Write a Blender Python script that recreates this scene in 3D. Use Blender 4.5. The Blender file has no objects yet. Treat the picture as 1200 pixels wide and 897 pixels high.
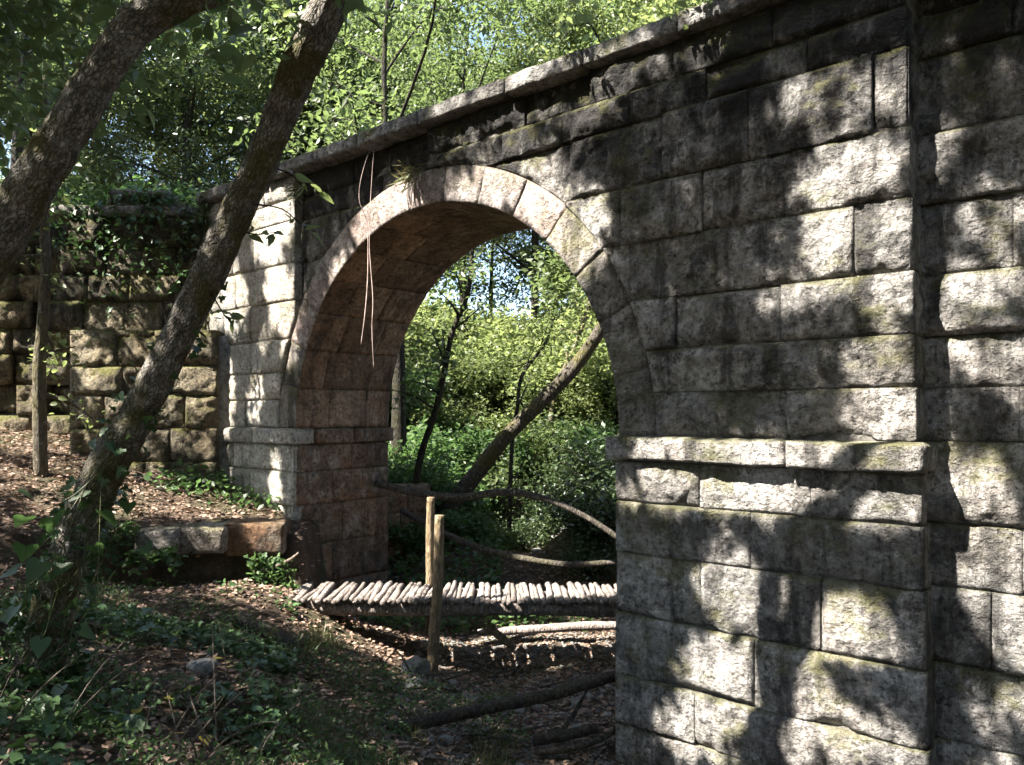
import bpy, math, random
import numpy as np
from mathutils import Vector

# ------------------------------------------------------------------ camera, sky, sun, exposure
SC = bpy.context.scene
COL = SC.collection
E = 3.2                                   # eye height above the stream bed
TH = math.radians(40.6)                   # camera yaw away from the wall normal
FW = np.array([-math.sin(TH), math.cos(TH), 0.0]); RT = np.array([math.cos(TH), math.sin(TH), 0.0])
cam_d = bpy.data.cameras.new('camera'); cam = bpy.data.objects.new('camera', cam_d); COL.objects.link(cam)
cam.location = (0, 0, E); cam.rotation_euler = (math.pi / 2, 0, TH)
cam_d.sensor_width = 36.0; cam_d.lens = 27.0; cam_d.shift_y = 0.0304
cam_d.clip_start = 0.05; cam_d.clip_end = 600
SC.camera = cam
SUN_EL = math.radians(52.0)
SH = np.array([-0.45, -0.893, 0.0]); SH /= np.linalg.norm(SH)
S = SH * math.cos(SUN_EL) + np.array([0, 0, math.sin(SUN_EL)])     # towards the sun
world = bpy.data.worlds.new('World'); SC.world = world; world.use_nodes = True
wn = world.node_tree.nodes; wl = world.node_tree.links
sky = wn.new('ShaderNodeTexSky'); sky.sky_type = 'NISHITA'; sky.sun_disc = False
sky.sun_elevation = SUN_EL; sky.sun_rotation = math.atan2(SH[0], SH[1])
sky.air_density = 1.0; sky.dust_density = 1.5; sky.ozone_density = 1.0
bg = wn['Background']; bg.inputs['Strength'].default_value = 0.068
wl.new(sky.outputs['Color'], bg.inputs['Color'])
sun_d = bpy.data.lights.new('sun', 'SUN'); sun = bpy.data.objects.new('sun', sun_d); COL.objects.link(sun)
sun_d.energy = 5.0; sun_d.angle = math.radians(0.55); sun_d.color = (1.0, 0.94, 0.86)
sun.rotation_euler = Vector(S).to_track_quat('Z', 'Y').to_euler(); sun.location = (-6, -10, 16)
SC.view_settings.view_transform = 'Standard'; SC.view_settings.look = 'None'
SC.view_settings.exposure = 2.9; SC.view_settings.gamma = 1.0
SC.render.engine = 'CYCLES'
SC.cycles.max_bounces = 4; SC.cycles.diffuse_bounces = 2; SC.cycles.transmission_bounces = 4
SC.cycles.glossy_bounces = 2; SC.cycles.transparent_max_bounces = 4
SC.cycles.use_denoising = True; SC.cycles.adaptive_threshold = 0.03

# ------------------------------------------------------------------ geometry helpers
def P(px, y, t):                          # a point of the place from a bearing, a height and a depth
    p = RT * ((px - 600) / 900.0 * t) + FW * t
    return np.array([p[0], p[1], E + (485 - y) / 900.0 * t])
def LT(l, t, z):
    p = RT * l + FW * t
    return np.array([p[0], p[1], z])
def to_lt(x, y): return x * RT[0] + y * RT[1], x * FW[0] + y * FW[1]
def WX(px, D=6.0):
    s = (px - 600) / 900.0
    d = FW + RT * s
    return d[0] / d[1] * D
def WZ(px, y, D=6.0):
    s = (px - 600) / 900.0
    d = FW + RT * s
    return E + (485 - y) / 900.0 * D / d[1]

def _hash(ix, iy, iz, seed):
    h = (ix * 374761393 + iy * 668265263 + iz * 1274126177 + seed * 144665) & 0xFFFFFFFF
    h = ((h ^ (h >> 13)) * 1274126177) & 0xFFFFFFFF
    h = h ^ (h >> 16)
    return (h & 0xFFFF) / 32767.5 - 1.0
def vnoise(p, seed=0):
    p = np.asarray(p, float); i = np.floor(p).astype(np.int64); f = p - i
    f = f * f * f * (f * (f * 6 - 15) + 10)
    r = 0
    for dx in (0, 1):
        wx = f[:, 0] if dx else 1 - f[:, 0]
        for dy in (0, 1):
            wy = f[:, 1] if dy else 1 - f[:, 1]
            for dz in (0, 1):
                wz = f[:, 2] if dz else 1 - f[:, 2]
                r = r + wx * wy * wz * _hash(i[:, 0] + dx, i[:, 1] + dy, i[:, 2] + dz, seed)
    return r
def fbm(p, octv=4, seed=0, gain=0.5):
    p = np.asarray(p, float); a = 1.0; r = 0; n = 0
    for o in range(octv):
        r = r + a * vnoise(p * (2.03 ** o) + 17.3 * o, seed + o); n += a; a *= gain
    return r / n
def sstep(a, b, x):
    t = np.clip((x - a) / (b - a), 0, 1)
    return t * t * (3 - 2 * t)

def mesh_from(name, V, F, smooth=True):
    me = bpy.data.meshes.new(name)
    V = np.asarray(V, float)
    if isinstance(F, np.ndarray):
        k = F.shape[1]; n = len(F)
        me.vertices.add(len(V)); me.vertices.foreach_set('co', V.ravel())
        me.loops.add(n * k); me.loops.foreach_set('vertex_index', F.ravel().astype(np.int32))
        me.polygons.add(n); me.polygons.foreach_set('loop_start', (np.arange(n) * k).astype(np.int32))
        me.update(calc_edges=True)
    else:
        me.from_pydata(V.tolist(), [], F)
    if smooth: me.polygons.foreach_set('use_smooth', np.ones(len(me.polygons), bool))
    me.update()
    return me
def tag(o, label=None, cat=None, group=None, kind=None):
    if label: o['label'] = label
    if cat: o['category'] = cat
    if group: o['group'] = group
    if kind: o['kind'] = kind
    return o
def empty(name, loc, label=None, cat=None, group=None):
    o = bpy.data.objects.new(name, None); COL.objects.link(o); o.location = loc; o.empty_display_size = 0.2
    return tag(o, label, cat, group)
def put(name, V, F, mat, parent=None, smooth=True, org=None):
    """one mesh object; V in world space, origin at its middle"""
    V = np.asarray(V, float)
    c = np.array(org, float) if org is not None else np.array([*(V.min(0)[:2] + V.max(0)[:2]) / 2, V[:, 2].min()])
    me = mesh_from(name, V - c, F, smooth)
    me.materials.append(mat)
    o = bpy.data.objects.new(name, me); COL.objects.link(o)
    off = np.zeros(3); q = parent
    while q is not None:
        off += np.array(q.location); q = q.parent
    o.location = c - off
    o.parent = parent
    return o

_cube = {}
def cube_surface(nu, nv, nw, back=True):
    """unit box surface, u across, v up, w depth; welded"""
    k = (nu, nv, nw, back)
    if k in _cube: return _cube[k]
    idx = {}; V = []; F = []
    def vid(a, b, c):
        q = (a, b, c)
        if q not in idx: idx[q] = len(V); V.append((a / nu, b / nv, c / nw))
        return idx[q]
    for i in range(nu):
        for j in range(nv):
            F.append((vid(i, j, 0), vid(i + 1, j, 0), vid(i + 1, j + 1, 0), vid(i, j + 1, 0)))
            if back: F.append((vid(i, j + 1, nw), vid(i + 1, j + 1, nw), vid(i + 1, j, nw), vid(i, j, nw)))
    for k2 in range(nw):
        for i in range(nu):
            F.append((vid(i + 1, 0, k2), vid(i, 0, k2), vid(i, 0, k2 + 1), vid(i + 1, 0, k2 + 1)))
            F.append((vid(i, nv, k2), vid(i + 1, nv, k2), vid(i + 1, nv, k2 + 1), vid(i, nv, k2 + 1)))
        for j in range(nv):
            F.append((vid(0, j, k2), vid(0, j + 1, k2), vid(0, j + 1, k2 + 1), vid(0, j, k2 + 1)))
            F.append((vid(nu, j + 1, k2), vid(nu, j, k2), vid(nu, j, k2 + 1), vid(nu, j + 1, k2 + 1)))
    _cube[k] = (np.array(V), np.array(F))
    return _cube[k]

def tube(pts, rad, sides=10, seed=0, rough=0.06, seg=None, caps=True, freq=2.0):
    pts = np.asarray(pts, float); rad = np.asarray(rad, float)
    if seg:                                   # resample along a smooth curve
        n = len(pts); u = np.linspace(0, n - 1, seg)
        def cr(A):
            A = np.asarray(A, float); i = np.clip(np.floor(u).astype(int), 0, n - 2); f = (u - i)
            p0 = A[np.maximum(i - 1, 0)]; p1 = A[i]; p2 = A[i + 1]; p3 = A[np.minimum(i + 2, n - 1)]
            if A.ndim > 1: f = f[:, None]
            return 0.5 * ((2 * p1) + (-p0 + p2) * f + (2 * p0 - 5 * p1 + 4 * p2 - p3) * f ** 2 + (-p0 + 3 * p1 - 3 * p2 + p3) * f ** 3)
        pts, rad = cr(pts), np.maximum(cr(rad), 0.001)
    n = len(pts)
    T = np.gradient(pts, axis=0); T /= np.linalg.norm(T, axis=1)[:, None] + 1e-9
    ref = np.array([0.31, 0.17, 0.93]) if abs(T[0][2]) < 0.8 else np.array([0.93, 0.3, 0.1])
    N = np.zeros((n, 3)); prev = ref - T[0] * ref.dot(T[0]); prev /= np.linalg.norm(prev)
    for i in range(n):
        prev = prev - T[i] * prev.dot(T[i]); prev /= np.linalg.norm(prev) + 1e-9; N[i] = prev
    B = np.cross(T, N)
    a = np.linspace(0, 2 * math.pi, sides, endpoint=False)
    V = (pts[:, None, :] + rad[:, None, None] * (np.cos(a)[None, :, None] * N[:, None, :] + np.sin(a)[None, :, None] * B[:, None, :])).reshape(-1, 3)
    if rough:
        cen = np.repeat(pts, sides, 0); d = V - cen
        k = 1 + rough * 2.2 * fbm(V * freq / max(rad.max(), 0.02) * 0.35 + seed * 3.1, 3, seed)
        V = cen + d * k[:, None]
    F = []
    for i in range(n - 1):
        for j in range(sides):
            k = (j + 1) % sides
            F.append((i * sides + j, i * sides + k, (i + 1) * sides + k, (i + 1) * sides + j))
    V = V.tolist()
    if caps:
        b = len(V); V += [pts[0].tolist(), pts[-1].tolist()]
        for j in range(sides):
            k = (j + 1) % sides
            F.append((b, k, j)); F.append((b + 1, (n - 1) * sides + j, (n - 1) * sides + k))
    return V, F
class MB:
    def __init__(s): s.V = []; s.F = []
    def add(s, VF):
        o = len(s.V); s.V += [tuple(v) for v in VF[0]]; s.F += [tuple(i + o for i in f) for f in VF[1]]
        return s
    def build(s, name, mat, parent=None, smooth=True, org=None): return put(name, s.V, s.F, mat, parent, smooth, org)

def unit(v): return v / (np.linalg.norm(v, axis=-1, keepdims=True) + 1e-9)
def leaves(pos, rng, L, W=0.5, dirs=None, flat=0.0, shape='diamond', droop=0.3, var=0.5, up=None):
    """leaf blades as arrays: a folded diamond, or an ovate blade with a midrib"""
    n = len(pos)
    d = rng.normal(size=(n, 3)) if dirs is None else dirs + rng.normal(size=(n, 3)) * 0.45
    d[:, 2] = d[:, 2] * (1 - flat) - droop * 0.6
    d = unit(d)
    nn = rng.normal(size=(n, 3)) * (0.9 - 0.6 * flat) + np.array([0, 0, 0.9]) if up is None else up + rng.normal(size=(n, 3)) * 0.35
    s = unit(np.cross(d, nn)); nn = np.cross(s, d)
    l = (L * (1 + rng.uniform(-var, var, n)))[:, None]; w = l * W * 0.5
    if shape == 'diamond':
        V = np.stack([pos, pos + d * l * 0.45 - s * w + nn * w * 0.3, pos + d * l, pos + d * l * 0.45 + s * w + nn * w * 0.3], 1).reshape(-1, 3)
        F = (np.array([[0, 2, 1], [0, 3, 2]])[None] + (np.arange(n) * 4)[:, None, None]).reshape(-1, 3)
    elif shape == 'ovate':
        c = nn * w
        V = np.stack([pos, pos + d * l * .22 - s * w * .8 + c * .25, pos + d * l * .55 - s * w * .85 + c * .2, pos + d * l - c * .5,
                      pos + d * l * .55 + s * w * .85 + c * .2, pos + d * l * .22 + s * w * .8 + c * .25, pos + d * l * .5 - c * .1], 1).reshape(-1, 3)
        F = (np.array([[0, 6, 1], [1, 6, 2], [2, 6, 3], [3, 6, 4], [4, 6, 5], [5, 6, 0]])[None, :, ::-1] + (np.arange(n) * 7)[:, None, None]).reshape(-1, 3)
    else:                                     # ivy: five lobes
        c = nn * w
        pts = [(0.0, 0, 0), (-.12, -.62, .1), (.12, -1.0, .05), (.34, -.55, .2), (.62, -.72, .05), (.68, -.3, .15), (1.0, 0, -.2), (.68, .3, .15), (.62, .72, .05), (.34, .55, .2), (.12, 1.0, .05), (-.12, .62, .1)]
        V = np.stack([pos + d * l * a + s * w * b + c * e for a, b, e in pts] + [pos + d * l * .35 - c * .08], 1).reshape(-1, 3)
        F = (np.array([[12, i, (i + 1) % 12] for i in range(12)])[None] + (np.arange(n) * 13)[:, None, None]).reshape(-1, 3)
    return V, F

# ------------------------------------------------------------------ materials
class NT:
    def __init__(s, name):
        s.m = bpy.data.materials.new(name); s.m.use_nodes = True; s.t = s.m.node_tree
        s.b = s.t.nodes['Principled BSDF']; s.out = s.t.nodes['Material Output']
        s.geo = s.n('ShaderNodeNewGeometry'); s.pos = s.geo.outputs['Position']
    def n(s, typ, **kw):
        x = s.t.nodes.new(typ)
        for k, v in kw.items(): setattr(x, k, v)
        return x
    def link(s, a, b): s.t.links.new(a, b)
    def setin(s, sock, v):
        if isinstance(v, bpy.types.NodeSocket): s.link(v, sock)
        else: sock.default_value = v
    def scale(s, v, sc):
        x = s.n('ShaderNodeMapping'); s.setin(x.inputs['Vector'], v); x.inputs['Scale'].default_value = sc
        return x.outputs[0]
    def noise(s, sc, detail=6, rough=0.55, vec=None, dist=0.0):
        x = s.n('ShaderNodeTexNoise'); s.setin(x.inputs['Vector'], vec or s.pos)
        x.inputs['Scale'].default_value = sc; x.inputs['Detail'].default_value = detail
        x.inputs['Roughness'].default_value = rough; x.inputs['Distortion'].default_value = dist
        return x.outputs['Fac']
    def voro(s, sc, vec=None, feat='F1'):
        x = s.n('ShaderNodeTexVoronoi', feature=feat); s.setin(x.inputs['Vector'], vec or s.pos); x.inputs['Scale'].default_value = sc
        return x.outputs['Distance']
    def ramp(s, f, stops):
        x = s.n('ShaderNodeValToRGB'); s.setin(x.inputs[0], f); e = x.color_ramp.elements
        while len(e) < len(stops): e.new(0.5)
        for q, (p, c) in zip(e, stops):
            q.position = p; q.color = (*c, 1) if not isinstance(c, (int, float)) else (c, c, c, 1)
        return x.outputs[0]
    def math(s, op, a, b=0.5, c=None):
        x = s.n('ShaderNodeMath', operation=op); s.setin(x.inputs[0], a); s.setin(x.inputs[1], b)
        if c is not None: s.setin(x.inputs[2], c)
        x.use_clamp = False
        return x.outputs[0]
    def mix(s, f, a, b, mode='MIX'):
        x = s.n('ShaderNodeMix', data_type='RGBA', blend_type=mode); s.setin(x.inputs[0], f)
        for q, v in ((x.inputs[6], a), (x.inputs[7], b)):
            if isinstance(v, bpy.types.NodeSocket): s.link(v, q)
            else: q.default_value = (*v, 1)
        return x.outputs[2]
    def bump(s, h, dist, strength=1.0, nrm=None):
        x = s.n('ShaderNodeBump'); s.setin(x.inputs['Height'], h); x.inputs['Distance'].default_value = dist; x.inputs['Strength'].default_value = strength
        if nrm: s.link(nrm, x.inputs['Normal'])
        return x.outputs[0]
    def rnd(s): return s.n('ShaderNodeObjectInfo').outputs['Random']
    def upz(s):
        x = s.n('ShaderNodeSeparateXYZ'); s.link(s.geo.outputs['Normal'], x.inputs[0]); return x.outputs[2]
    def done(s, col, rough=0.9, nrm=None, spec=0.25):
        s.setin(s.b.inputs['Base Color'], col if isinstance(col, bpy.types.NodeSocket) else (*col, 1)); s.setin(s.b.inputs['Roughness'], rough)
        s.b.inputs['Specular IOR Level'].default_value = spec
        if nrm: s.link(nrm, s.b.inputs['Normal'])
        return s.m

def stone_mat(name, dark, mid, light, warm, moss=0.5, streak=0.5, warmf=0.4, bumpk=1.0, mosscol=(0.068, 0.066, 0.018), runoff=0.0):
    n = NT(name)
    big = n.noise(0.9, 5, 0.6); mot = n.noise(4.2, 7, 0.7); grit = n.noise(21, 4, 0.75); pit = n.voro(30, n.scale(n.pos, (1, 1, 1.5)))
    c = n.ramp(mot, [(0.32, tuple((a + b) / 2 for a, b in zip(dark, mid))), (0.48, mid), (0.64, light)])
    c = n.mix(n.math('MULTIPLY', n.ramp(big, [(0.45, 0.0), (0.62, 1.0)]), warmf), c, warm)
    c = n.mix(1.0, c, n.ramp(grit, [(0.34, 0.30), (0.47, 0.92), (0.56, 1.0), (0.70, 1.45)]), 'MULTIPLY')            # grit and pits
    c = n.mix(n.ramp(n.noise(9, 6, 0.75, dist=0.3), [(0.57, 0.0), (0.66, 0.8)]), c, dark)                              # black lichen specks
    st = n.noise(1.5, 7, 0.68, n.scale(n.pos, (2.4, 2.4, 0.32)))
    stf = n.ramp(st, [(0.51, 0.0), (0.62, 1.0)])
    c = n.mix(n.math('MULTIPLY', stf, streak), c, tuple(v * 0.6 for v in dark))
    bl = n.noise(2.1, 6, 0.74, dist=0.5)
    c = n.mix(n.math('MULTIPLY', n.ramp(bl, [(0.53, 0.0), (0.60, 1.0)]), streak * 0.8), c, tuple(v * 0.6 for v in dark))
    if runoff:                                       # black crust washed down from the parapet
        z = n.n('ShaderNodeSeparateXYZ'); n.link(n.pos, z.inputs[0])
        h = n.math('MULTIPLY', n.math('SUBTRACT', z.outputs[2], E + 1.7), 0.16)
        c = n.mix(n.math('MULTIPLY', n.ramp(n.math('ADD', n.noise(1.7, 6, 0.72, n.scale(n.pos, (1.5, 1.5, 0.6))), h), [(0.52, 0.0), (0.68, 1.0)]), runoff), c, tuple(v * 0.55 for v in dark))
    ms = n.math('ADD', n.math('MULTIPLY', n.upz(), 0.22), n.noise(1.9, 6, 0.68))
    c = n.mix(n.math('MULTIPLY', n.ramp(ms, [(0.53, 0.0), (0.65, 1.0)]), moss), c, n.mix(n.noise(26, 4), mosscol, tuple(v * 1.5 for v in mosscol)))
    c = n.mix(1.0, c, n.ramp(n.rnd(), [(0.0, 0.70), (1.0, 1.15)]), 'MULTIPLY')
    b1 = n.bump(n.noise(8, 5, 0.7), 0.10 * bumpk, 1.0)
    b2 = n.bump(grit, 0.05 * bumpk, 1.0, b1)
    b3 = n.bump(pit, 0.02 * bumpk, 0.3, b2)
    return n.done(c, 0.93, b3, 0.2)
M = {}
M['stone'] = stone_mat('quarry_faced_stone', (0.05, 0.048, 0.045), (0.29, 0.275, 0.255), (0.44, 0.425, 0.40), (0.33, 0.285, 0.24), 0.62, 0.75, 0.35, runoff=0.95)
M['pale_stone'] = stone_mat('pale_dressed_stone', (0.13, 0.12, 0.10), (0.34, 0.32, 0.28), (0.46, 0.44, 0.40), (0.40, 0.33, 0.25), 0.45, 0.35, 0.4, 0.6)
M['ring'] = stone_mat('pink_arch_stone', (0.10, 0.088, 0.078), (0.31, 0.27, 0.245), (0.44, 0.385, 0.355), (0.34, 0.235, 0.19), 0.35, 0.5, 0.5, 0.6)
M['ring_grey'] = stone_mat('grey_arch_stone', (0.06, 0.056, 0.05), (0.20, 0.185, 0.165), (0.36, 0.33, 0.30), (0.27, 0.215, 0.17), 0.5, 0.8, 0.5, 0.8)
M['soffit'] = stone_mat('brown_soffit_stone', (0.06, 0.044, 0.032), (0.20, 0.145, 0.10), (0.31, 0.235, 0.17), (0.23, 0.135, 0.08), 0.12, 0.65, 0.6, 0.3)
M['jamb'] = stone_mat('rust_brown_jamb_stone', (0.05, 0.038, 0.03), (0.16, 0.115, 0.08), (0.30, 0.255, 0.21), (0.23, 0.12, 0.06), 0.15, 0.6, 0.8, 0.5)
M['wing'] = stone_mat('mossy_ochre_stone', (0.032, 0.028, 0.02), (0.17, 0.145, 0.10), (0.32, 0.275, 0.19), (0.22, 0.165, 0.09), 0.85, 0.8, 0.6, 1.0, runoff=0.4)
M['cope'] = stone_mat('grey_coping_stone', (0.07, 0.068, 0.06), (0.22, 0.21, 0.195), (0.40, 0.385, 0.36), (0.27, 0.23, 0.19), 0.7, 0.5, 0.3, 0.7)
def mortar():
    n = NT('dark_mortar'); c = n.ramp(n.noise(12, 8, 0.7), [(0.35, (0.06, 0.055, 0.048)), (0.7, (0.24, 0.225, 0.2))])
    return n.done(c, 0.95, n.bump(n.noise(40, 8, 0.7), 0.02))
M['mortar'] = mortar()
def rock_mat():
    n = NT('grey_rock'); c = n.ramp(n.noise(9, 9, 0.7), [(0.3, (0.06, 0.058, 0.055)), (0.55, (0.19, 0.185, 0.175)), (0.75, (0.32, 0.31, 0.29))])
    c = n.mix(n.math('MULTIPLY', n.ramp(n.noise(3, 5), [(0.5, 0.0), (0.65, 1.0)]), 0.5), c, (0.06, 0.065, 0.02))
    return n.done(c, 0.85, n.bump(n.noise(25, 9, 0.7), 0.03))
M['rock'] = rock_mat()
def soil():
    n = NT('forest_soil')
    c = n.ramp(n.noise(5, 10, 0.7), [(0.3, (0.03, 0.021, 0.014)), (0.52, (0.10, 0.070, 0.047)), (0.75, (0.19, 0.145, 0.105))])
    c = n.mix(n.ramp(n.noise(60, 5, 0.7), [(0.56, 0.0), (0.68, 0.7)]), c, (0.30, 0.22, 0.165))
    c = n.mix(n.math('MULTIPLY', n.ramp(n.noise(0.9, 6, 0.6), [(0.48, 0.0), (0.6, 1.0)]), 0.5), c, (0.05, 0.06, 0.02))
    return n.done(c, 0.95, n.bump(n.noise(45, 8, 0.75), 0.05, 1.0, n.bump(n.noise(9, 8, 0.7), 0.12)))
M['soil'] = soil()
def bark(name, dark, mid, light, mosscol, mossf, crackf=0.6):
    n = NT(name); tc = n.n('ShaderNodeTexCoord').outputs['Object']
    st = n.noise(16, 9, 0.7, n.scale(tc, (2.2, 2.2, 0.55))); vr = n.voro(22, n.scale(tc, (1.6, 1.6, 0.5)))
    c = n.ramp(st, [(0.32, dark), (0.5, mid), (0.68, light)])
    c = n.mix(1.0, c, n.ramp(n.rnd(), [(0.0, 0.6), (1.0, 1.15)]), 'MULTIPLY')
    c = n.mix(n.ramp(vr, [(0.05, 0.0), (0.45, crackf)]), c, dark)
    c = n.mix(n.ramp(n.noise(11, 7, 0.7, tc), [(0.60, 0.0), (0.68, 0.8)]), c, tuple(v * 1.35 for v in light))
    c = n.mix(n.math('MULTIPLY', n.ramp(n.noise(2.3, 7, 0.66, tc), [(0.47, 0.0), (0.60, 1.0)]), mossf), c, n.mix(n.noise(40, 4), mosscol, tuple(v * 2.0 for v in mosscol)))
    return n.done(c, 0.95, n.bump(n.noise(70, 7, 0.7, tc), 0.008, 0.8, n.bump(vr, 0.03, 0.8, n.bump(st, 0.06, 0.9))))
def oak_bark():
    n = NT('mossy_oak_bark_grain'); at = n.n('ShaderNodeAttribute'); at.attribute_name = 'grain'; g = at.outputs['Vector']
    wob = n.n('ShaderNodeVectorMath', operation='ADD'); nz = n.n('ShaderNodeTexNoise'); n.link(g, nz.inputs['Vector']); nz.inputs['Scale'].default_value = 18
    sc_ = n.n('ShaderNodeVectorMath', operation='SCALE'); n.link(nz.outputs['Color'], sc_.inputs[0]); sc_.inputs['Scale'].default_value = 0.05
    n.link(g, wob.inputs[0]); n.link(sc_.outputs[0], wob.inputs[1]); w = wob.outputs[0]
    crack = n.voro(62, w, 'DISTANCE_TO_EDGE'); fine = n.noise(60, 5, 0.7, g)
    c = n.ramp(n.noise(24, 5, 0.7, g), [(0.32, (0.075, 0.064, 0.052)), (0.5, (0.20, 0.178, 0.15)), (0.66, (0.38, 0.355, 0.32))])
    c = n.mix(n.ramp(crack, [(0.01, 0.75), (0.13, 0.0)]), c, (0.022, 0.018, 0.014))
    c = n.mix(n.ramp(n.noise(7, 6, 0.7), [(0.58, 0.0), (0.66, 0.7)]), c, (0.34, 0.335, 0.30))
    c = n.mix(n.math('MULTIPLY', n.ramp(n.noise(2.6, 7, 0.68), [(0.46, 0.0), (0.58, 1.0)]), 0.8), c, n.mix(fine, (0.035, 0.032, 0.008), (0.13, 0.115, 0.025)))
    return n.done(c, 0.95, n.bump(fine, 0.012, 0.8, n.bump(n.ramp(crack, [(0.0, 0.0), (0.25, 1.0)]), 0.018, 0.9)))
M['oak'] = oak_bark()
M['bark'] = bark('mossy_oak_bark', (0.025, 0.021, 0.016), (0.10, 0.085, 0.066), (0.22, 0.20, 0.17), (0.06, 0.055, 0.012), 0.75)
M['bark_dark'] = bark('dark_bark', (0.014, 0.012, 0.010), (0.045, 0.038, 0.030), (0.10, 0.088, 0.07), (0.035, 0.035, 0.012), 0.4)
M['bark_pale'] = bark('pale_bark', (0.06, 0.05, 0.035), (0.19, 0.16, 0.115), (0.33, 0.29, 0.22), (0.075, 0.07, 0.018), 0.5)
M['log'] = bark('weathered_log', (0.09, 0.072, 0.06), (0.29, 0.245, 0.215), (0.50, 0.44, 0.40), (0.06, 0.06, 0.02), 0.1, 0.12)
M['post'] = bark('peeled_post_wood', (0.12, 0.085, 0.05), (0.27, 0.20, 0.12), (0.42, 0.34, 0.23), (0.1, 0.09, 0.03), 0.15, 0.2)
M['stick'] = bark('dead_stick', (0.03, 0.025, 0.02), (0.105, 0.088, 0.074), (0.21, 0.185, 0.16), (0.05, 0.05, 0.015), 0.3)
M['pale_stick'] = bark('bleached_twig', (0.10, 0.08, 0.06), (0.26, 0.21, 0.17), (0.42, 0.35, 0.29), (0.1, 0.09, 0.04), 0.05)
def leaf_mat(name, a, b, trans, tcol, spec=0.4, rough=0.45):
    n = NT(name); r = n.geo.outputs['Random Per Island']
    c = n.mix(r, a, b)
    n.done(c, rough, None, spec)
    tr = n.n('ShaderNodeBsdfTranslucent'); n.link(n.mix(r, tcol, tuple(v * 0.7 for v in tcol)), tr.inputs[0])
    ms = n.n('ShaderNodeMixShader'); ms.inputs[0].default_value = trans
    n.link(n.b.outputs[0], ms.inputs[1]); n.link(tr.outputs[0], ms.inputs[2]); n.link(ms.outputs[0], n.out.inputs[0])
    return n.m
M['leaf_bright'] = leaf_mat('sunny_leaf', (0.085, 0.115, 0.042), (0.12, 0.14, 0.055), 0.5, (0.27, 0.33, 0.11))
M['leaf_green'] = leaf_mat('green_leaf', (0.050, 0.080, 0.032), (0.095, 0.118, 0.045), 0.45, (0.17, 0.235, 0.075))
M['leaf_dark'] = leaf_mat('dark_evergreen_leaf', (0.032, 0.055, 0.022), (0.06, 0.085, 0.035), 0.28, (0.07, 0.11, 0.03), 0.5, 0.35)
M['ivy'] = leaf_mat('ivy_leaf', (0.030, 0.065, 0.022), (0.06, 0.11, 0.035), 0.2, (0.06, 0.12, 0.03), 0.5, 0.38)
M['fern'] = leaf_mat('undergrowth_leaf', (0.038, 0.078, 0.028), (0.08, 0.125, 0.04), 0.42, (0.12, 0.22, 0.06))
M['leaf_yellow'] = leaf_mat('yellowed_leaf', (0.42, 0.32, 0.04), (0.30, 0.30, 0.05), 0.3, (0.4, 0.3, 0.05))
M['litter'] = leaf_mat('dead_leaf', (0.10, 0.062, 0.040), (0.29, 0.205, 0.155), 0.12, (0.2, 0.12, 0.06), 0.2, 0.7)
M['dry_grass'] = leaf_mat('dry_grass_blade', (0.12, 0.11, 0.05), (0.06, 0.09, 0.03), 0.3, (0.15, 0.13, 0.05))
def vine_mat():
    n = NT('pale_root'); c = n.ramp(n.noise(6, 4), [(0.35, (0.20, 0.15, 0.12)), (0.65, (0.45, 0.35, 0.31))])
    return n.done(c, 0.7)
M['vine'] = vine_mat()
def water():
    n = NT('shallow_water'); n.b.inputs['Transmission Weight'].default_value = 0.85; n.b.inputs['IOR'].default_value = 1.33
    return n.done((0.10, 0.11, 0.08), 0.06, n.bump(n.noise(9, 4, 0.6), 0.02, 0.3), 0.5)
M['water'] = water()

# ------------------------------------------------------------------ terrain
CP = []
def cp(px, y, t): CP.append(((px - 600) / 900.0 * t, t, (485 - y) / 900.0 * t))
def cz(l, t, z): CP.append((l, t, z))
for a in [(-150, 860, 3.4), (0, 897, 3.4), (150, 897, 3.8), (300, 897, 4.4), (300, 810, 5.8), (420, 885, 6.0), (400, 810, 7.3), (500, 792, 8.7), (600, 897, 6.7), (700, 905, 6.9),
          (650, 830, 8.0), (660, 765, 9.8), (600, 665, 14), (660, 632, 17), (560, 640, 13), (480, 600, 14), (470, 505, 19), (590, 545, 19), (700, 590, 14), (720, 500, 19), (640, 455, 28), (520, 445, 28), (580, 490, 22), (700, 450, 23), (480, 460, 22),
          (0, 490, 13), (290, 682, 9.3), (250, 690, 8.9), (325, 688, 9.4), (110, 700, 7.7), (150, 690, 9.2), (250, 690, 9.8), (60, 660, 9.4), (0, 640, 8.6), (150, 640, 11), (40, 735, 7.2), (190, 715, 8.0), (150, 720, 7.6), (230, 742, 7.6), (330, 755, 7.7),
          (60, 720, 6.4), (90, 800, 5.1), (345, 694, 9.2), (300, 686, 9.3), (400, 745, 8.9), (430, 735, 9.8), (450, 730, 11), (720, 740, 10.5), (800, 700, 12)]: cp(*a)
for a in [(0, 0, -1.6), (-2, 1, -1.4), (2, 1.5, -1.9), (2.5, 4, -3.1), (4, 3, -3.0), (4.5, 1, -2.6), (0.5, 4.2, -2.7), (-6, 4, -0.9), (-9, 8, -0.2), (-12, 12, 0.5), (-12, 17, 3.2), (-8, 17, 3.0), (-6, 20, 2.6), (-14, 25, 4.5),
          (5, 14, 0.0), (8, 14, 2.6), (8, 10, 2.2), (12, 12, 3), (10, 22, 3.4), (0, 40, 2.5), (-15, 42, 8), (16, 42, 8), (-30, 30, 8), (30, 30, 7), (-25, 5, 2), (25, 5, 2), (0, -15, -0.5), (-15, -12, 1), (15, -12, 0), (0, 70, 5), (-40, 70, 8), (40, 70, 8)]: cz(*a)
CPA = np.array(CP)
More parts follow.
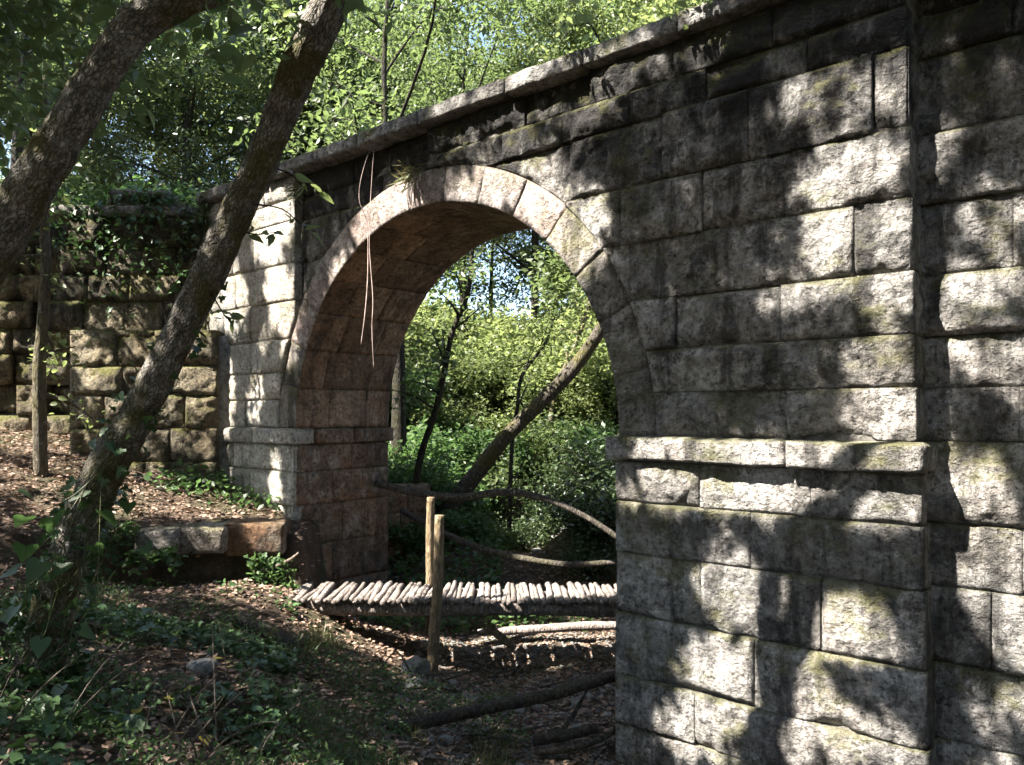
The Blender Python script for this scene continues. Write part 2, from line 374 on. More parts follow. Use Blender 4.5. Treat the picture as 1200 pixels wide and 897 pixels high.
def _tps(r2): return np.where(r2 > 1e-9, r2 * np.log(r2 + 1e-12) * 0.5, 0)
_n = len(CPA)
_K = _tps(((CPA[:, None, :2] - CPA[None, :, :2]) ** 2).sum(-1)) + np.eye(_n) * 0.03
_Pm = np.hstack([np.ones((_n, 1)), CPA[:, :2]])
_A = np.block([[_K, _Pm], [_Pm.T, np.zeros((3, 3))]])
_w = np.linalg.solve(_A, np.concatenate([CPA[:, 2], np.zeros(3)]))
def _lz(px, y, t): return ((px - 600) / 900.0 * t, t, (485 - y) / 900.0 * t)
_sh = np.array([_lz(*a) for a in [(0, 490, 13), (100, 535, 11.6), (200, 567, 11.0), (280, 600, 10.4), (322, 616, 10.0), (100, 622, 8.7), (200, 636, 8.95), (-100, 585, 8.8), (260, 628, 9.5), (-100, 520, 11)]])
SHC = np.linalg.lstsq(np.stack([np.ones(len(_sh)), _sh[:, 0], _sh[:, 1], _sh[:, 0] * _sh[:, 1]], 1), _sh[:, 2], rcond=None)[0]
SHE = np.array([((px - 600) / 900 * t, t) for px, t in [(-400, 7.0), (-120, 8.1), (0, 8.35), (100, 8.65), (158, 9.1), (203, 9.35), (262, 9.6), (335, 9.8)]])
def ground_lt(l, t):
    l = np.atleast_1d(np.asarray(l, float)); t = np.atleast_1d(np.asarray(t, float))
    r2 = (l[:, None] - CPA[None, :, 0]) ** 2 + (t[:, None] - CPA[None, :, 1]) ** 2
    z = _tps(r2) @ _w[:_n] + _w[_n] + _w[_n + 1] * l + _w[_n + 2] * t
    q = np.stack([l, t, 0 * l], 1)
    zs = SHC[0] + SHC[1] * l + SHC[2] * t + SHC[3] * l * t
    te = np.interp(l, SHE[:, 0], SHE[:, 1]) + 0.16 * fbm(np.stack([l * 2.2, 0 * l, 0 * l], 1), 3, 31)
    w = sstep(-0.10, 0.10, t - te) * (1 - sstep(12.6, 14.5, t)) * (1 - sstep(-2.72, -2.55, l)) * sstep(-11, -8.5, l)
    z = z * (1 - w) + zs * w
    z = z + 0.10 * fbm(q * 1.1, 4, 5) + 0.035 * fbm(q * 5.0, 3, 9)
    return np.clip(z, -3.5, 18) + E
def ground(x, y):
    l, t = to_lt(np.asarray(x, float), np.asarray(y, float)); return ground_lt(l, t)
def axis(fine0, fine1, step, lo, hi):
    a = list(np.arange(fine0, fine1, step)); d = step; v = a[-1]
    while v < hi: d *= 1.16; v += d; a.append(v)
    d = step; v = a[0]; b = []
    while v > lo: d *= 1.16; v -= d; b.append(v)
    return np.array(b[::-1] + a)
la = axis(-7.5, 3.5, 0.075, -75, 75); ta = axis(2.5, 13, 0.075, -40, 110)
LL, TT = np.meshgrid(la, ta)
zz = ground_lt(LL.ravel(), TT.ravel())
gp = LL.ravel()[:, None] * RT + TT.ravel()[:, None] * FW; gp[:, 2] = zz
nl, nt = len(la), len(ta)
ii = (np.arange(nt - 1)[:, None] * nl + np.arange(nl - 1)[None]).ravel()
go = put('ground', gp, np.stack([ii, ii + 1, ii + nl + 1, ii + nl], 1), M['soil'], org=(0, 0, 0))
tag(go, 'brown forest floor of soil, stream bed and banks', 'ground', kind='structure')

# ------------------------------------------------------------------ the stone bridge
XC, RA, TR = (WX(345) + WX(722)) / 2, (WX(722) - WX(345)) / 2, 0.40
ZS = E - 0.20                                      # springing
XL0, XL1 = WX(240), WX(345)                        # left pier
XR0, XR1 = WX(722), WX(1070)                       # right pier
YF, YB = 6.0, 7.65
ROWS_UP = [E + v for v in (-0.20, 0.19, 0.57, 1.02, 1.55, 2.06, 2.64, 2.93, 3.25)]
ROWS_LO = [E + v for v in (-3.45, -2.83, -2.38, -1.82, -1.26, -0.80, -0.43)]
bridge = empty('stone_arch_bridge', (XC, (YF + YB) / 2, 0), 'weathered grey stone bridge with one round arch over the stream', 'bridge')
_sid = [100]
def stone(parent, mat, a0, a1, z0, z1, fr, bulge=0.045, res=0.03, rough=1.0, proud=0.0, depth=0.16, lim=None, name='stone', erode=0.0, margin=0.014):
    """one quarry-faced block: fr = (origin, along, outward) of its wall; lim(z)->(lo, hi) cuts it to the arch"""
    _sid[0] += 1; sd = _sid[0]; rr = random.Random(sd)
    w, h = a1 - a0, z1 - z0
    nu = max(4, int(w / res)); nv = max(3, int(h / res))
    U, F = cube_surface(nu, nv, 2, False)
    z = z0 + U[:, 1] * h; lo = np.full(len(z), a0); hi = np.full(len(z), a1)
    if lim:
        l2, h2 = lim(z); lo = np.minimum(np.maximum(lo, l2), a1 - 0.004); hi = np.maximum(np.minimum(hi, h2), a0 + 0.004)
        hi = np.maximum(hi, lo + 0.003)
    q0 = np.stack([lo * 3 + sd, z * 3, 0 * z], 1)
    jit = 0.012 * rough
    tl = (rr.uniform(-1, 1) * 0.020 * rough, rr.uniform(-1, 1) * 0.022 * rough)
    bulge = bulge * rr.uniform(0.25, 1.15)
    x = lo + U[:, 0] * (hi - lo)
    edge_n = fbm(np.stack([x * 4 + sd, z * 4, 0 * z + sd], 1), 3, sd)
    x = x + jit * edge_n * (1 - np.abs(2 * U[:, 0] - 1)) 
    dx = np.minimum(U[:, 0], 1 - U[:, 0]) * (hi - lo); dz = np.minimum(U[:, 1], 1 - U[:, 1]) * h
    pr = (1 - np.exp(-dx / margin)) * (1 - np.exp(-dz / margin))
    q = np.stack([x, z, 0 * z + sd * 0.37], 1)
    pb = (1 - np.exp(-dx / 0.06)) * (1 - np.exp(-dz / 0.05))
    b = proud - 0.010 * rough + 0.010 * rough * pr + bulge * pb + pr * (tl[0] * (2 * U[:, 0] - 1) + tl[1] * (2 * U[:, 1] - 1))
    b = b + rough * pr * (0.042 * fbm(q * 3.4, 3, sd) + 0.026 * fbm(q * 9.0, 3, sd + 7) - 0.022 * np.abs(fbm(q * 15.0, 2, sd + 3)))
    if erode:                                       # chipped lower arris, left open as a dark gap
        e = sstep(0.05, 0.4, fbm(np.stack([x * 2.6 + sd, 0 * x, 0 * x], 1), 3, sd + 11) + 0.25) * np.exp(-(U[:, 1] * h) / 0.055)
        b = b - erode * e
        z = z + 0.016 * e * (U[:, 1] < 0.5) * (erode / 0.05)
    front = U[:, 2] < 0.25
    bb = np.where(front, b, np.where(U[:, 2] < 0.75, np.minimum(b, -0.03) - 0.015, -depth))
    O, A, N = fr
    V = O[None] + x[:, None] * A[None] + bb[:, None] * N[None]; V[:, 2] = z
    return put(name, V, F, mat, parent)
AX = np.array([1.0, 0, 0]); NY = np.array([0, -1.0, 0])
def wallframe(y): return (np.array([0, y, 0.0]), AX, NY)
G = 0.0025                                           # half joint
def row_breaks(a0, a1, rr, w0=0.62, w1=1.05):
    xs = [a0]
    while a1 - xs[-1] > w1 * 1.15: xs.append(xs[-1] + rr.uniform(w0, w1))
    if a1 - xs[-1] < 0.3 and len(xs) > 1: xs.pop()
    return xs + [a1]
RE = RA + TR + 0.008
def half(z): return np.sqrt(np.maximum(RE ** 2 - (z - ZS) ** 2, 0))
RR = random.Random(4)
# block joints read off the photograph for the right pier (bearings of the vertical joints), per course
RJ = {0: [WX(922)], 1: [WX(876)], 2: [WX(915)], 3: [WX(853), WX(1000)], 4: [WX(822), WX(927)], 5: [WX(877), WX(1022)], 6: [WX(945)], 7: [WX(905)]}
def right_edge(z): return XR1 + (E + 1.0 - z) * 0.024
for k in range(len(ROWS_UP) - 1):
    z0, z1 = ROWS_UP[k] + G, ROWS_UP[k + 1] - G
    zm = (z0 + z1) / 2
    # right of the crown: pilaster and spandrel
    hw = float(half(np.array([zm]))[0]); hb = float(half(np.array([z0]))[0]); ht = float(half(np.array([z1]))[0])
    if ht < 0.3: ht = 0.0
    xs = [XC + ht] + [x for x in RJ.get(k, []) if x > XC + hb + 0.2] + [right_edge(zm)]
    while xs[1] - xs[0] > 1.25: xs.insert(1, xs[1] - RR.uniform(0.75, 1.05))
    lim = (lambda z: (XC + half(z), np.full(len(z), 1e3))) if hb > 0 else None
    for a, b in zip(xs[:-1], xs[1:]):
        pil = b > XR0 - 0.1
        stone(bridge, M['stone'], a + G, b - G, z0, z1, wallframe(YF if pil else YF + 0.05), 0.03, 0.024, 1.0, RR.uniform(-0.022, 0.035), lim=lim if a < XC + hb + 0.05 else None, erode=RR.choice([0, 0.01, 0.03, 0.08]))
    # left of the crown: spandrel set back, then the left pilaster
    xs = [XC - ht]
    while xs[-1] - XL1 > 1.2: xs.append(xs[-1] - RR.uniform(0.7, 1.0))
    if xs[-1] > XL1 + 0.05: xs.append(XL1)
    lim = (lambda z: (np.full(len(z), -1e3), XC - half(z))) if hb > 0 else None
    for a, b in zip(xs[1:], xs[:-1]):
        if a < XL1 - 0.01: continue
        stone(bridge, M['stone'], a + G, b - G, z0, z1, wallframe(YF + 0.12), 0.035, 0.04, 0.9, RR.uniform(-0.01, 0.015), lim=lim if b > XC - hb - 0.05 else None, erode=RR.choice([0, 0.03, 0.05]))
    xr = min(XL1, XC - ht)
    ys = row_breaks(XL0, xr, RR, 0.55, 0.95)
    for a, b in zip(ys[:-1], ys[1:]):
        stone(bridge, M['pale_stone'], a + G, b - G, z0, z1, wallframe(YF), 0.018, 0.045, 0.55, RR.uniform(-0.006, 0.01), lim=lim if b > XC - hb - 0.05 else None, erode=RR.choice([0, 0.02, 0.04]))
LJ = {0: [WX(850)], 1: [WX(905)], 2: [WX(822), WX(962)], 3: [WX(885), WX(1010)], 4: [WX(822), WX(962)], 5: [WX(880)]}
for k in range(len(ROWS_LO) - 1):
    z0, z1 = ROWS_LO[k] + G, ROWS_LO[k + 1] - G
    zm = (z0 + z1) / 2
    xs = [XR0] + {5: [WX(820), WX(950)], 4: [WX(880)], 3: [WX(822), WX(962)], 2: [WX(885)], 1: [WX(815)], 0: [WX(900)]}[k] + [right_edge(zm) + 0.02]
    for a, b in zip(xs[:-1], xs[1:]):
        stone(bridge, M['stone'], a + G, b - G, z0, z1, wallframe(YF - 0.01), 0.028, 0.024, 0.85, RR.uniform(-0.01, 0.015), erode=RR.choice([0, 0.03, 0.05]))
    ys = row_breaks(XL0 - 0.02, XL1, RR, 0.6, 0.95)
    for a, b in zip(ys[:-1], ys[1:]):
        stone(bridge, M['pale_stone'], a + G, b - G, z0, z1, wallframe(YF - 0.01), 0.02, 0.045, 0.6, RR.uniform(-0.006, 0.01), erode=RR.choice([0, 0.02]))
# wall right of the pilaster, set back
RW = ROWS_LO[:-1] + ROWS_UP
for k in range(len(RW) - 1):
    z0, z1 = RW[k] + G, RW[k + 1] - G
    xs = [XR1 - 0.12, XR1 + RR.uniform(0.35, 0.75)]
    while xs[-1] < 3.2: xs.append(xs[-1] + RR.uniform(0.7, 1.05))
    for a, b in zip(xs[:-1], xs[1:]):
        stone(bridge, M['stone'], a + G, b - G, z0, z1, wallframe(YF + 0.32), 0.03, 0.026 if a < 0.3 else 0.06, 1.0, RR.uniform(-0.03, 0.035), erode=RR.choice([0, 0, 0.03, 0.08]))
def rough_box(parent, name, mat, c0, c1, n=(8, 3, 3), amp=0.008, seed=0, fr=None, bev=0.012):
    """a dressed slab between two corners of a frame (along, depth inwards, up)"""
    U, F = cube_surface(n[0], n[1], n[2], True)
    c0 = np.array(c0, float); c1 = np.array(c1, float)
    Q = np.stack([c0[0] + U[:, 0] * (c1[0] - c0[0]), c0[1] + U[:, 2] * (c1[1] - c0[1]), c0[2] + U[:, 1] * (c1[2] - c0[2])], 1)
    cen = (c0 + c1) / 2; size = np.abs(c1 - c0)
    on = (np.abs(np.abs(Q - cen) - size / 2) < 1e-6).sum(1)
    Q = Q - np.sign(Q - cen) * np.where(on >= 2, bev, 0)[:, None] * (np.abs(np.abs(Q - cen) - size / 2) < 1e-6)
    for ax in range(3): Q[:, ax] += amp * fbm(Q * 5 + seed * 1.7 + ax * 9, 3, seed + ax) * 1.6
    if fr is not None:
        O, A, N = fr; V = O[None] + Q[:, :1] * A[None] - Q[:, 1:2] * N[None]; V[:, 2] = Q[:, 2]
    else: V = Q
    return put(name, V, F, mat, parent)
# imposts: one moulded band per pier, returned through the arch
zi0, zi1 = E - 0.43, E - 0.205
for a, b, s in ((XR0 - 0.05, WX(925), 31), (WX(925) + 0.008, right_edge(zi0) + 0.06, 32)):
    rough_box(bridge, 'impost', M['stone'], (a, YF - 0.125, zi0 + 0.006), (b, YF + 0.4, zi1), (26, 7, 6), 0.012, s)
for a, b, s in ((XL0 - 0.06, WX(300), 33), (WX(300) + 0.008, XL1 + 0.05, 34)):
    rough_box(bridge, 'impost', M['pale_stone'], (a, YF - 0.075, zi0 + 0.006), (b, YF + 0.3, zi1), (18, 5, 6), 0.008, s)
for sx, x in ((1, XL1), (-1, XR0)):
    rough_box(bridge, 'impost', M['jamb'], (x - sx * 0.25, YF + 0.31, zi0 + 0.006), (x + sx * 0.05, YF + 0.98, zi1), (4, 4, 10), 0.008, 35)
    rough_box(bridge, 'impost', M['jamb'], (x - sx * 0.25, YF + 0.99, zi0 + 0.006), (x + sx * 0.05, YB + 0.09, zi1), (4, 4, 10), 0.008, 36)
# jamb faces below the imposts
for sx, x in ((1, XL1), (-1, XR0)):
    fr = (np.array([x, 0, 0.0]), np.array([0, 1.0, 0]), np.array([float(sx), 0, 0]))
    for k in range(len(ROWS_LO) - 1):
        ysj = [YF + 0.03, YF + (0.95 if k % 2 else 0.62), YB] if k % 3 else [YF + 0.03, YF + 0.8, YF + 1.25, YB]
        for a, b in zip(ysj[:-1], ysj[1:]):
            stone(bridge, M['jamb'], a + G, b - G, ROWS_LO[k] + G, ROWS_LO[k + 1] - G, fr, 0.006, 0.05, 0.35, RR.uniform(-0.004, 0.006), margin=0.02)
# arch ring: face voussoirs and the courses of the barrel behind them
NV = 15
def voussoir(k, y0, y1, mat, r0, r1, nm, res, proud=0.0, amp=0.007):
    _sid[0] += 1; sd = _sid[0]
    a0 = math.pi * k / NV + 0.002 / RA; a1 = math.pi * (k + 1) / NV - 0.002 / RA
    nu = max(4, int(RA * (a1 - a0) / res)); nv = max(3, int((r1 - r0) / res)); nw = max(3, int((y1 - y0) / res))
    U, F = cube_surface(nu, nv, nw, True)
    an = a1 + (a0 - a1) * U[:, 0]; r = r0 + (r1 - r0) * U[:, 1]; y = y0 + (y1 - y0) * U[:, 2]
    Q = np.stack([XC + r * np.cos(an), y, ZS + r * np.sin(an)], 1)
    f = fbm(Q * 4 + sd, 3, sd); g = fbm(Q * 13 + sd, 2, sd + 1)
    ed = np.minimum(np.minimum(U[:, 0], 1 - U[:, 0]) * (a1 - a0) * RA, np.minimum(U[:, 2], 1 - U[:, 2]) * (y1 - y0) + 1 * (U[:, 2] > 0.5))
    r = r + np.where(U[:, 1] < 0.01, -(amp * (f + 0.6 * g)) + 0.006 * np.exp(-ed / 0.006), 0)
    y = y + np.where(U[:, 2] < 0.01, -proud + amp * 1.4 * (f + 0.7 * g) + 0.005 * np.exp(-np.minimum(np.minimum(U[:, 0], 1 - U[:, 0]) * (a1 - a0) * RA, np.minimum(U[:, 1], 1 - U[:, 1]) * (r1 - r0)) / 0.006), 0)
    V = np.stack([XC + r * np.cos(an), y, ZS + r * np.sin(an)], 1)
    o = put(nm, V, F, mat, bridge)
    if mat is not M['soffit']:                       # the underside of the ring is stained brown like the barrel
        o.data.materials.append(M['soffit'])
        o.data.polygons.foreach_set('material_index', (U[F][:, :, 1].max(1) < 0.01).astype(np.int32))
    return o
rv = random.Random(8)
for k in range(NV):
    d = 0.42 if k % 2 else 0.55
    voussoir(k, YF + 0.03, YF + d, M['ring_grey'] if k < 4 or k > 12 else M['ring'], RA, RA + TR, 'voussoir', 0.045, rv.uniform(-0.008, 0.012))
    m = YF + d + rv.uniform(0.35, 0.7)
    if k % 3 == 1: m = YF + d
    else: voussoir(k, YF + d + 0.004, m, M['soffit'], RA + rv.uniform(-0.004, 0.006), RA + TR, 'soffit_stone', 0.06)
    voussoir(k, m + 0.004, YB, M['soffit'], RA + rv.uniform(-0.004, 0.006), RA + TR, 'soffit_stone', 0.06)
# coping slabs along the parapet
x = XL0 - 0.1; s = 60
while x < 3.2:
    w = rv.uniform(0.9, 1.35)
    rough_box(bridge, 'coping_stone', M['cope'], (x, YF - 0.11 + rv.uniform(-0.008, 0.008), E + 3.255), (x + w - 0.006, YF + 0.42, E + 3.44 + rv.uniform(-0.006, 0.006)), (20, 5, 8), 0.008, s); s += 1
    x += w
# solid core behind the facing
def core():
    b = MB()
    def box(x0, x1, y0, y1, z0, z1):
        V = [(x0, y0, z0), (x1, y0, z0), (x1, y1, z0), (x0, y1, z0), (x0, y0, z1), (x1, y0, z1), (x1, y1, z1), (x0, y1, z1)]
        b.add((V, [(3, 2, 1, 0), (4, 5, 6, 7), (0, 1, 5, 4), (1, 2, 6, 5), (2, 3, 7, 6), (3, 0, 4, 7)]))
    yf = YF + 0.045
    box(XL0 + 0.06, XL1 - 0.06, yf, YB, E - 3.5, ZS); box(XR0 + 0.06, XR1 - 0.05, yf, YB, E - 3.5, ZS)
    n = 40; r = RA + TR - 0.05; top = E + 3.24
    for i in range(n):
        a0, a1 = math.pi * i / n, math.pi * (i + 1) / n
        xa, xb = XC + r * math.cos(a0), XC + r * math.cos(a1); za, zb = ZS + r * math.sin(a0), ZS + r * math.sin(a1)
        y0 = yf + (0.12 if xb < XC else 0.04)
        V = [(xa, y0, za), (xb, y0, zb), (xb, y0, top), (xa, y0, top), (xa, YB, za), (xb, YB, zb), (xb, YB, top), (xa, YB, top)]
        b.add((V, [(0, 1, 2, 3), (4, 7, 6, 5), (0, 4, 5, 1), (3, 2, 6, 7)]))
    box(XL0 + 0.06, XC - r - 0.001, yf + 0.001, YB, ZS + 0.001, top); box(XC + r + 0.001, XR1 - 0.05, yf + 0.001, YB, ZS + 0.001, top)
    box(XR1 - 0.049, 3.2, yf + 0.33, YB, E - 3.5, top - 0.01)
    return b.build('mortar_core', M['mortar'], bridge, False)
core()
# pilaster flank: side stones that close the step to the set-back wall
fr = (np.array([XR1, 0, 0.0]), np.array([0, 1.0, 0]), np.array([1.0, 0, 0]))
for k in range(len(RW) - 1):
    zm = (RW[k] + RW[k + 1]) / 2
    f2 = (np.array([right_edge(zm) + (0.02 if k < 5 else 0) - 0.012, 0, 0.0]), fr[1], fr[2])
    stone(bridge, M['stone'], YF + 0.015, YF + 0.42, RW[k] + G, RW[k + 1] - G, f2, 0.012, 0.04, 0.5, 0, depth=0.1, margin=0.02)

# ------------------------------------------------------------------ splayed wing wall left of the arch
T0 = 11.45
wing = empty('wing_wall', P(165, 560, T0), 'mossy ochre stone wing wall with a ledge beside the left pier', 'wall')
O = P(82, 485, T0); O[2] = 0
fw = (O, RT, -FW)
wl_ = (245 - 82) / 900 * T0 + 0.12
WR = [E + v for v in (-1.75, -1.25, -0.72, -0.22, 0.28, 0.70, 1.23)]
for k in range(len(WR) - 1):
    xs = row_breaks(0, wl_, RR, 0.5, 0.8)
    for a, b in zip(xs[:-1], xs[1:]):
        stone(wing, M['wing'], a + G, b - G, WR[k] + G, WR[k + 1] - G, fw, 0.04, 0.04, 1.1, RR.uniform(-0.02, 0.02), erode=RR.choice([0, 0.04, 0.06]))
# end face of the plinth, turned away to the left
fe = (O, FW, -RT)
for k in range(len(WR) - 1):
    stone(wing, M['wing'], 0.03, 0.45, WR[k] + G, WR[k + 1] - G, fe, 0.03, 0.06, 1.0)
def slab_box(parent, nm, mat, fr, a0, a1, d0, d1, z0, z1, amp=0.02, n=(10, 4, 4), seed=1): return rough_box(parent, nm, mat, (a0, d0, z0), (a1, d1, z1), n, amp, seed, fr)
slab_box(wing, 'core', M['mortar'], fw, 0.06, wl_ + 0.2, 0.07, 0.6, E - 1.8, E + 1.18, 0.0)
x = 0.0; s = 90
while x < wl_ - 0.2:                                # ledge stones
    w = min(RR.uniform(0.5, 0.85), wl_ - x)
    slab_box(wing, 'ledge_stone', M['wing'], fw, x, x + w - 0.01, -0.02, 0.55, E + 1.14, E + 1.25, 0.015, seed=s); s += 1; x += w
O2 = P(60, 485, T0 + 0.45); O2[2] = 0
fu = (O2, unit(RT * 1.0 + FW * 0.04), unit(-FW + RT * 0.04))
zt = E + 1.24; k = 0
while zt < E + 3.0:
    h = RR.uniform(0.40, 0.52); xs = row_breaks(-0.1 + 0.12 * k, 3.6, RR, 0.5, 0.9)
    for a, b in zip(xs[:-1], xs[1:]):
        stone(wing, M['wing'], a + G, b - G, zt + G, zt + h - G, fu, 0.05, 0.05, 1.2, RR.uniform(-0.03, 0.04), erode=RR.choice([0, 0.05, 0.07]))
    zt += h; k += 1
slab_box(wing, 'core', M['mortar'], fu, 0.5, 3.6, 0.08, 0.6, E + 0.6, zt - 0.02, 0.0)
slab_box(wing, 'ledge_stone', M['cope'], fu, 0.78, 1.75, 0.1, 0.6, zt + 0.36, zt + 0.47, 0.02, seed=120)
slab_box(wing, 'stone', M['wing'], fu, 0.7, 1.9, 0.2, 0.6, zt + 0.16, zt + 0.35, 0.06, seed=121)
xs = row_breaks(-0.1, 3.6, RR, 0.6, 0.95)
for i, (a, b) in enumerate(zip(xs[:-1], xs[1:])):
    slab_box(wing, 'ledge_stone', M['cope'], fu, a, b - 0.01, -0.05, 0.4, zt, zt + 0.15 + RR.uniform(-.02, .03), 0.025, seed=130 + i)
# older rubble wall further along the bank
old = empty('rubble_wall', P(10, 500, 13.0), 'dark crumbling rubble wall behind the sapling trunk', 'wall')
O3 = P(-190, 485, 12.3); O3[2] = 0
fo = (O3, unit(RT + FW * 0.06), unit(-FW + RT * 0.06))
zt = E - 0.9; k = 0
while zt < E + 3.05:
    h = RR.uniform(0.34, 0.5); xs = row_breaks(0, 3.75, RR, 0.4, 0.75)
    for a, b in zip(xs[:-1], xs[1:]):
        stone(old, M['wing'], a + G, b - G, zt + G, zt + h - G, fo, 0.06, 0.06, 1.5, RR.uniform(-0.10, 0.10), depth=0.3, erode=RR.choice([0, 0.05, 0.08]))
    zt += h; k += 1
slab_box(old, 'core', M['mortar'], fo, 0.05, 3.6, 0.15, 0.7, E - 1.2, zt - 0.05, 0.0)
# back wing seen through the arch, beside the left jamb
back = empty('stream_wall', P(475, 690, 12.4), 'brown retaining wall along the stream behind the left pier', 'wall')
O5 = P(448, 485, 12.35); O5[2] = 0
f5 = (O5, unit(RT * 1.0 + FW * 0.5), unit(-FW + RT * 0.5))
for k in range(4):
    z0 = E - 3.0 + k * 0.46
    for a, b in ((0.0, 0.42 if k % 2 else 0.3), (0.42 if k % 2 else 0.3, 0.82)):
        stone(back, M['jamb'], a + G, b - G, z0 + G, z0 + 0.46 - G, f5, 0.02, 0.05, 0.8, depth=0.3)
slab_box(back, 'core', M['mortar'], f5, 0.03, 0.79, 0.06, 0.5, E - 3.1, E - 1.2, 0.0)

# low slabs edging the path above the footbridge
for lab, (px0, px1, yt, th, t, sd) in {'flat brown stone slab edging the path against the left pier': (262, 330, 615, .40, 9.52, 5), 'grey slab edging the path, second from the left pier': (205, 260, 619, .32, 9.27, 6), 'short rough slab at the far end of the path edging, under ivy': (158, 203, 622, .26, 9.0, 7)}.items():
    O6 = P(px0, 485, t); O6[2] = 0
    w = (px1 - px0) / 900 * t; zt_ = E + (485 - yt) / 900 * t
    o = rough_box(None, 'step_stone', M['jamb'] if sd == 5 else M['ring_grey'], (0, 0, zt_ - th), (w, 0.6, zt_), (16, 7, 10), 0.014, sd, (O6, unit(RT + FW * 0.12), unit(-FW + RT * .12)), 0.012)
    tag(o, lab, 'stone step')

# ------------------------------------------------------------------ footbridge of logs
fb = empty('log_footbridge', P(530, 720, 9.4), 'small footbridge of rough logs laid across two beams under the arch', 'footbridge')
DZ = E - 2.14
rl = random.Random(21)
logm = []
for v in range(6):
    n = 7; pts = [(0, i / (n - 1) * 0.86, 0.006 * math.sin(i * 1.3 + v)) for i in range(n)]
    Vv, Ff = tube(pts, [0.031 + 0.0035 * math.sin(i * 2 + v) for i in range(n)], 9, 40 + v, 0.10)
    me = mesh_from('log', np.array(Vv), Ff); me.materials.append(M['log']); logm.append(me)
l = -2.62; i = 0
while l < 3.4:
    o = bpy.data.objects.new('log', logm[i % 6]); COL.objects.link(o); o.parent = fb
    t0 = 8.98 + rl.uniform(-0.05, 0.05)
    o.location = Vector(LT(l, t0, DZ - 0.04 + rl.uniform(-0.012, 0.012) - 0.02 * math.sin((l + 2.6) * 0.55))) - fb.location
    o.rotation_euler = (rl.uniform(-0.02, 0.02), rl.uniform(0, 6), TH + rl.uniform(-0.06, 0.06))
    k = rl.uniform(0.72, 1.28); o.scale = (k, rl.uniform(0.94, 1.05), k)
    l += 0.060 * k * rl.uniform(0.93, 1.05); i += 1
for t, nm in ((9.10, 1), (9.68, 2)):
    pts = [LT(-2.9 + i * 0.65, t + 0.02 * math.sin(i), DZ - 0.165 + 0.012 * math.sin(i * 1.7 + nm)) for i in range(10)]
    put('beam', *tube(pts, [0.088 + 0.006 * math.sin(i * 2.2) for i in range(10)], 12, 70 + nm, 0.09, 40), M['log'], fb)
pts = [P(506, 800, 8.86), P(509, 740, 8.86), P(513, 690, 8.85), P(514, 650, 8.86), P(515, 604, 8.86)]
o = put('post', *tube(pts, [0.068, 0.066, 0.060, 0.058, 0.055], 12, 91, 0.07, 24), M['post'], fb); o['label'] = 'knotty brown post in front of the deck'
pts = [P(504, 745, 9.86), P(504, 680, 9.86), P(504, 630, 9.86), P(505, 583, 9.86)]
o = put('post', *tube(pts, [0.058, 0.057, 0.055, 0.05], 12, 92, 0.05, 20), M['post'], fb); o['label'] = 'pale peeled post behind the deck'

# ------------------------------------------------------------------ fallen branches and trunks
def branch_thing(name, label, cat, pts, rad, mat, seed, sides=10, seg=40, rough=0.09, twigs=()):
    m = MB().add(tube(pts, rad, sides, seed, rough, seg))
    for tp, tr in twigs: m.add(tube(tp, tr, 6, seed + 5, 0.05, 12))
    o = m.build(name, mat); tag(o, label, cat); return o
def gz(px, t, dz=0.0):                                # pixel height of the ground at a bearing and depth
    l = (px - 600) / 900 * t; z = float(ground_lt(l, t)[0]) + dz
    return 485 - (z - E) * 900 / t
def gp_(px, t, dz=0.0): return P(px, gz(px, t, dz), t)
branch_thing('fallen_log', 'long grey fallen log lying across the stream bed below the footbridge', 'log', [P(330, 872, 6.6), P(400, 862, 6.75), P(480, 850, 6.9), P(560, 832, 7.05), P(640, 815, 7.25), P(722, 792, 7.45), P(790, 778, 7.6)], [0.045, 0.052, 0.058, 0.06, 0.06, 0.055, 0.05], M['stick'], 201)
branch_thing('fallen_branch', 'crooked dark branch spanning the arch above the footbridge', 'branch', [P(440, 566, 11.4), P(490, 578, 11.2), P(540, 583, 11), P(590, 577, 10.8), P(640, 585, 10.6), P(690, 608, 10.4), P(745, 645, 10.2)], [0.06, 0.058, 0.055, 0.05, 0.046, 0.042, 0.036], M['stick'], 202, twigs=[([P(590, 577, 10.8), P(605, 560, 10.9), P(615, 540, 11)], [0.012, 0.009, 0.004])])
branch_thing('fallen_branch', 'grey bent branch lying low over the stream behind the deck', 'branch', [P(470, 598, 12), P(520, 625, 11.6), P(570, 645, 11.3), P(620, 656, 11), P(670, 662, 10.8), P(730, 658, 10.6)], [0.045, 0.05, 0.05, 0.046, 0.042, 0.036], M['stick'], 203)
branch_thing('leaning_tree', 'bare trunk leaning to the right behind the arch', 'tree trunk', [P(520, 605, 13.7), P(560, 553, 13.6), P(590, 515, 13.5), P(625, 480, 13.4), P(665, 440, 13.3), P(690, 408, 13.2), P(708, 378, 13.1), P(735, 320, 13), P(760, 240, 13)], [0.17, 0.145, 0.13, 0.125, 0.12, 0.115, 0.10, 0.09, 0.07], M['bark'], 204, 12, 60, 0.06)
branch_thing('fallen_log', 'short mossy log half buried in the hollow beneath the path shelf', 'log', [P(278, 726, 8.0), P(310, 742, 7.85), P(350, 764, 7.7)], [0.08, 0.09, 0.085], M['bark'], 212, 12, 20)
branch_thing('driftwood', 'short split log half sunk in the dark stream bed', 'log', [P(625, 868, 7.1), P(660, 862, 7.15), P(700, 853, 7.2)], [0.05, 0.055, 0.045], M['stick'], 205, 10, 16)
branch_thing('driftwood', 'curved dead branch lying under the long fallen log', 'branch', [P(628, 882, 7.0), P(665, 878, 7.0), P(700, 868, 7.1), P(722, 855, 7.2)], [0.03, 0.032, 0.03, 0.025], M['stick'], 206, 8, 20)
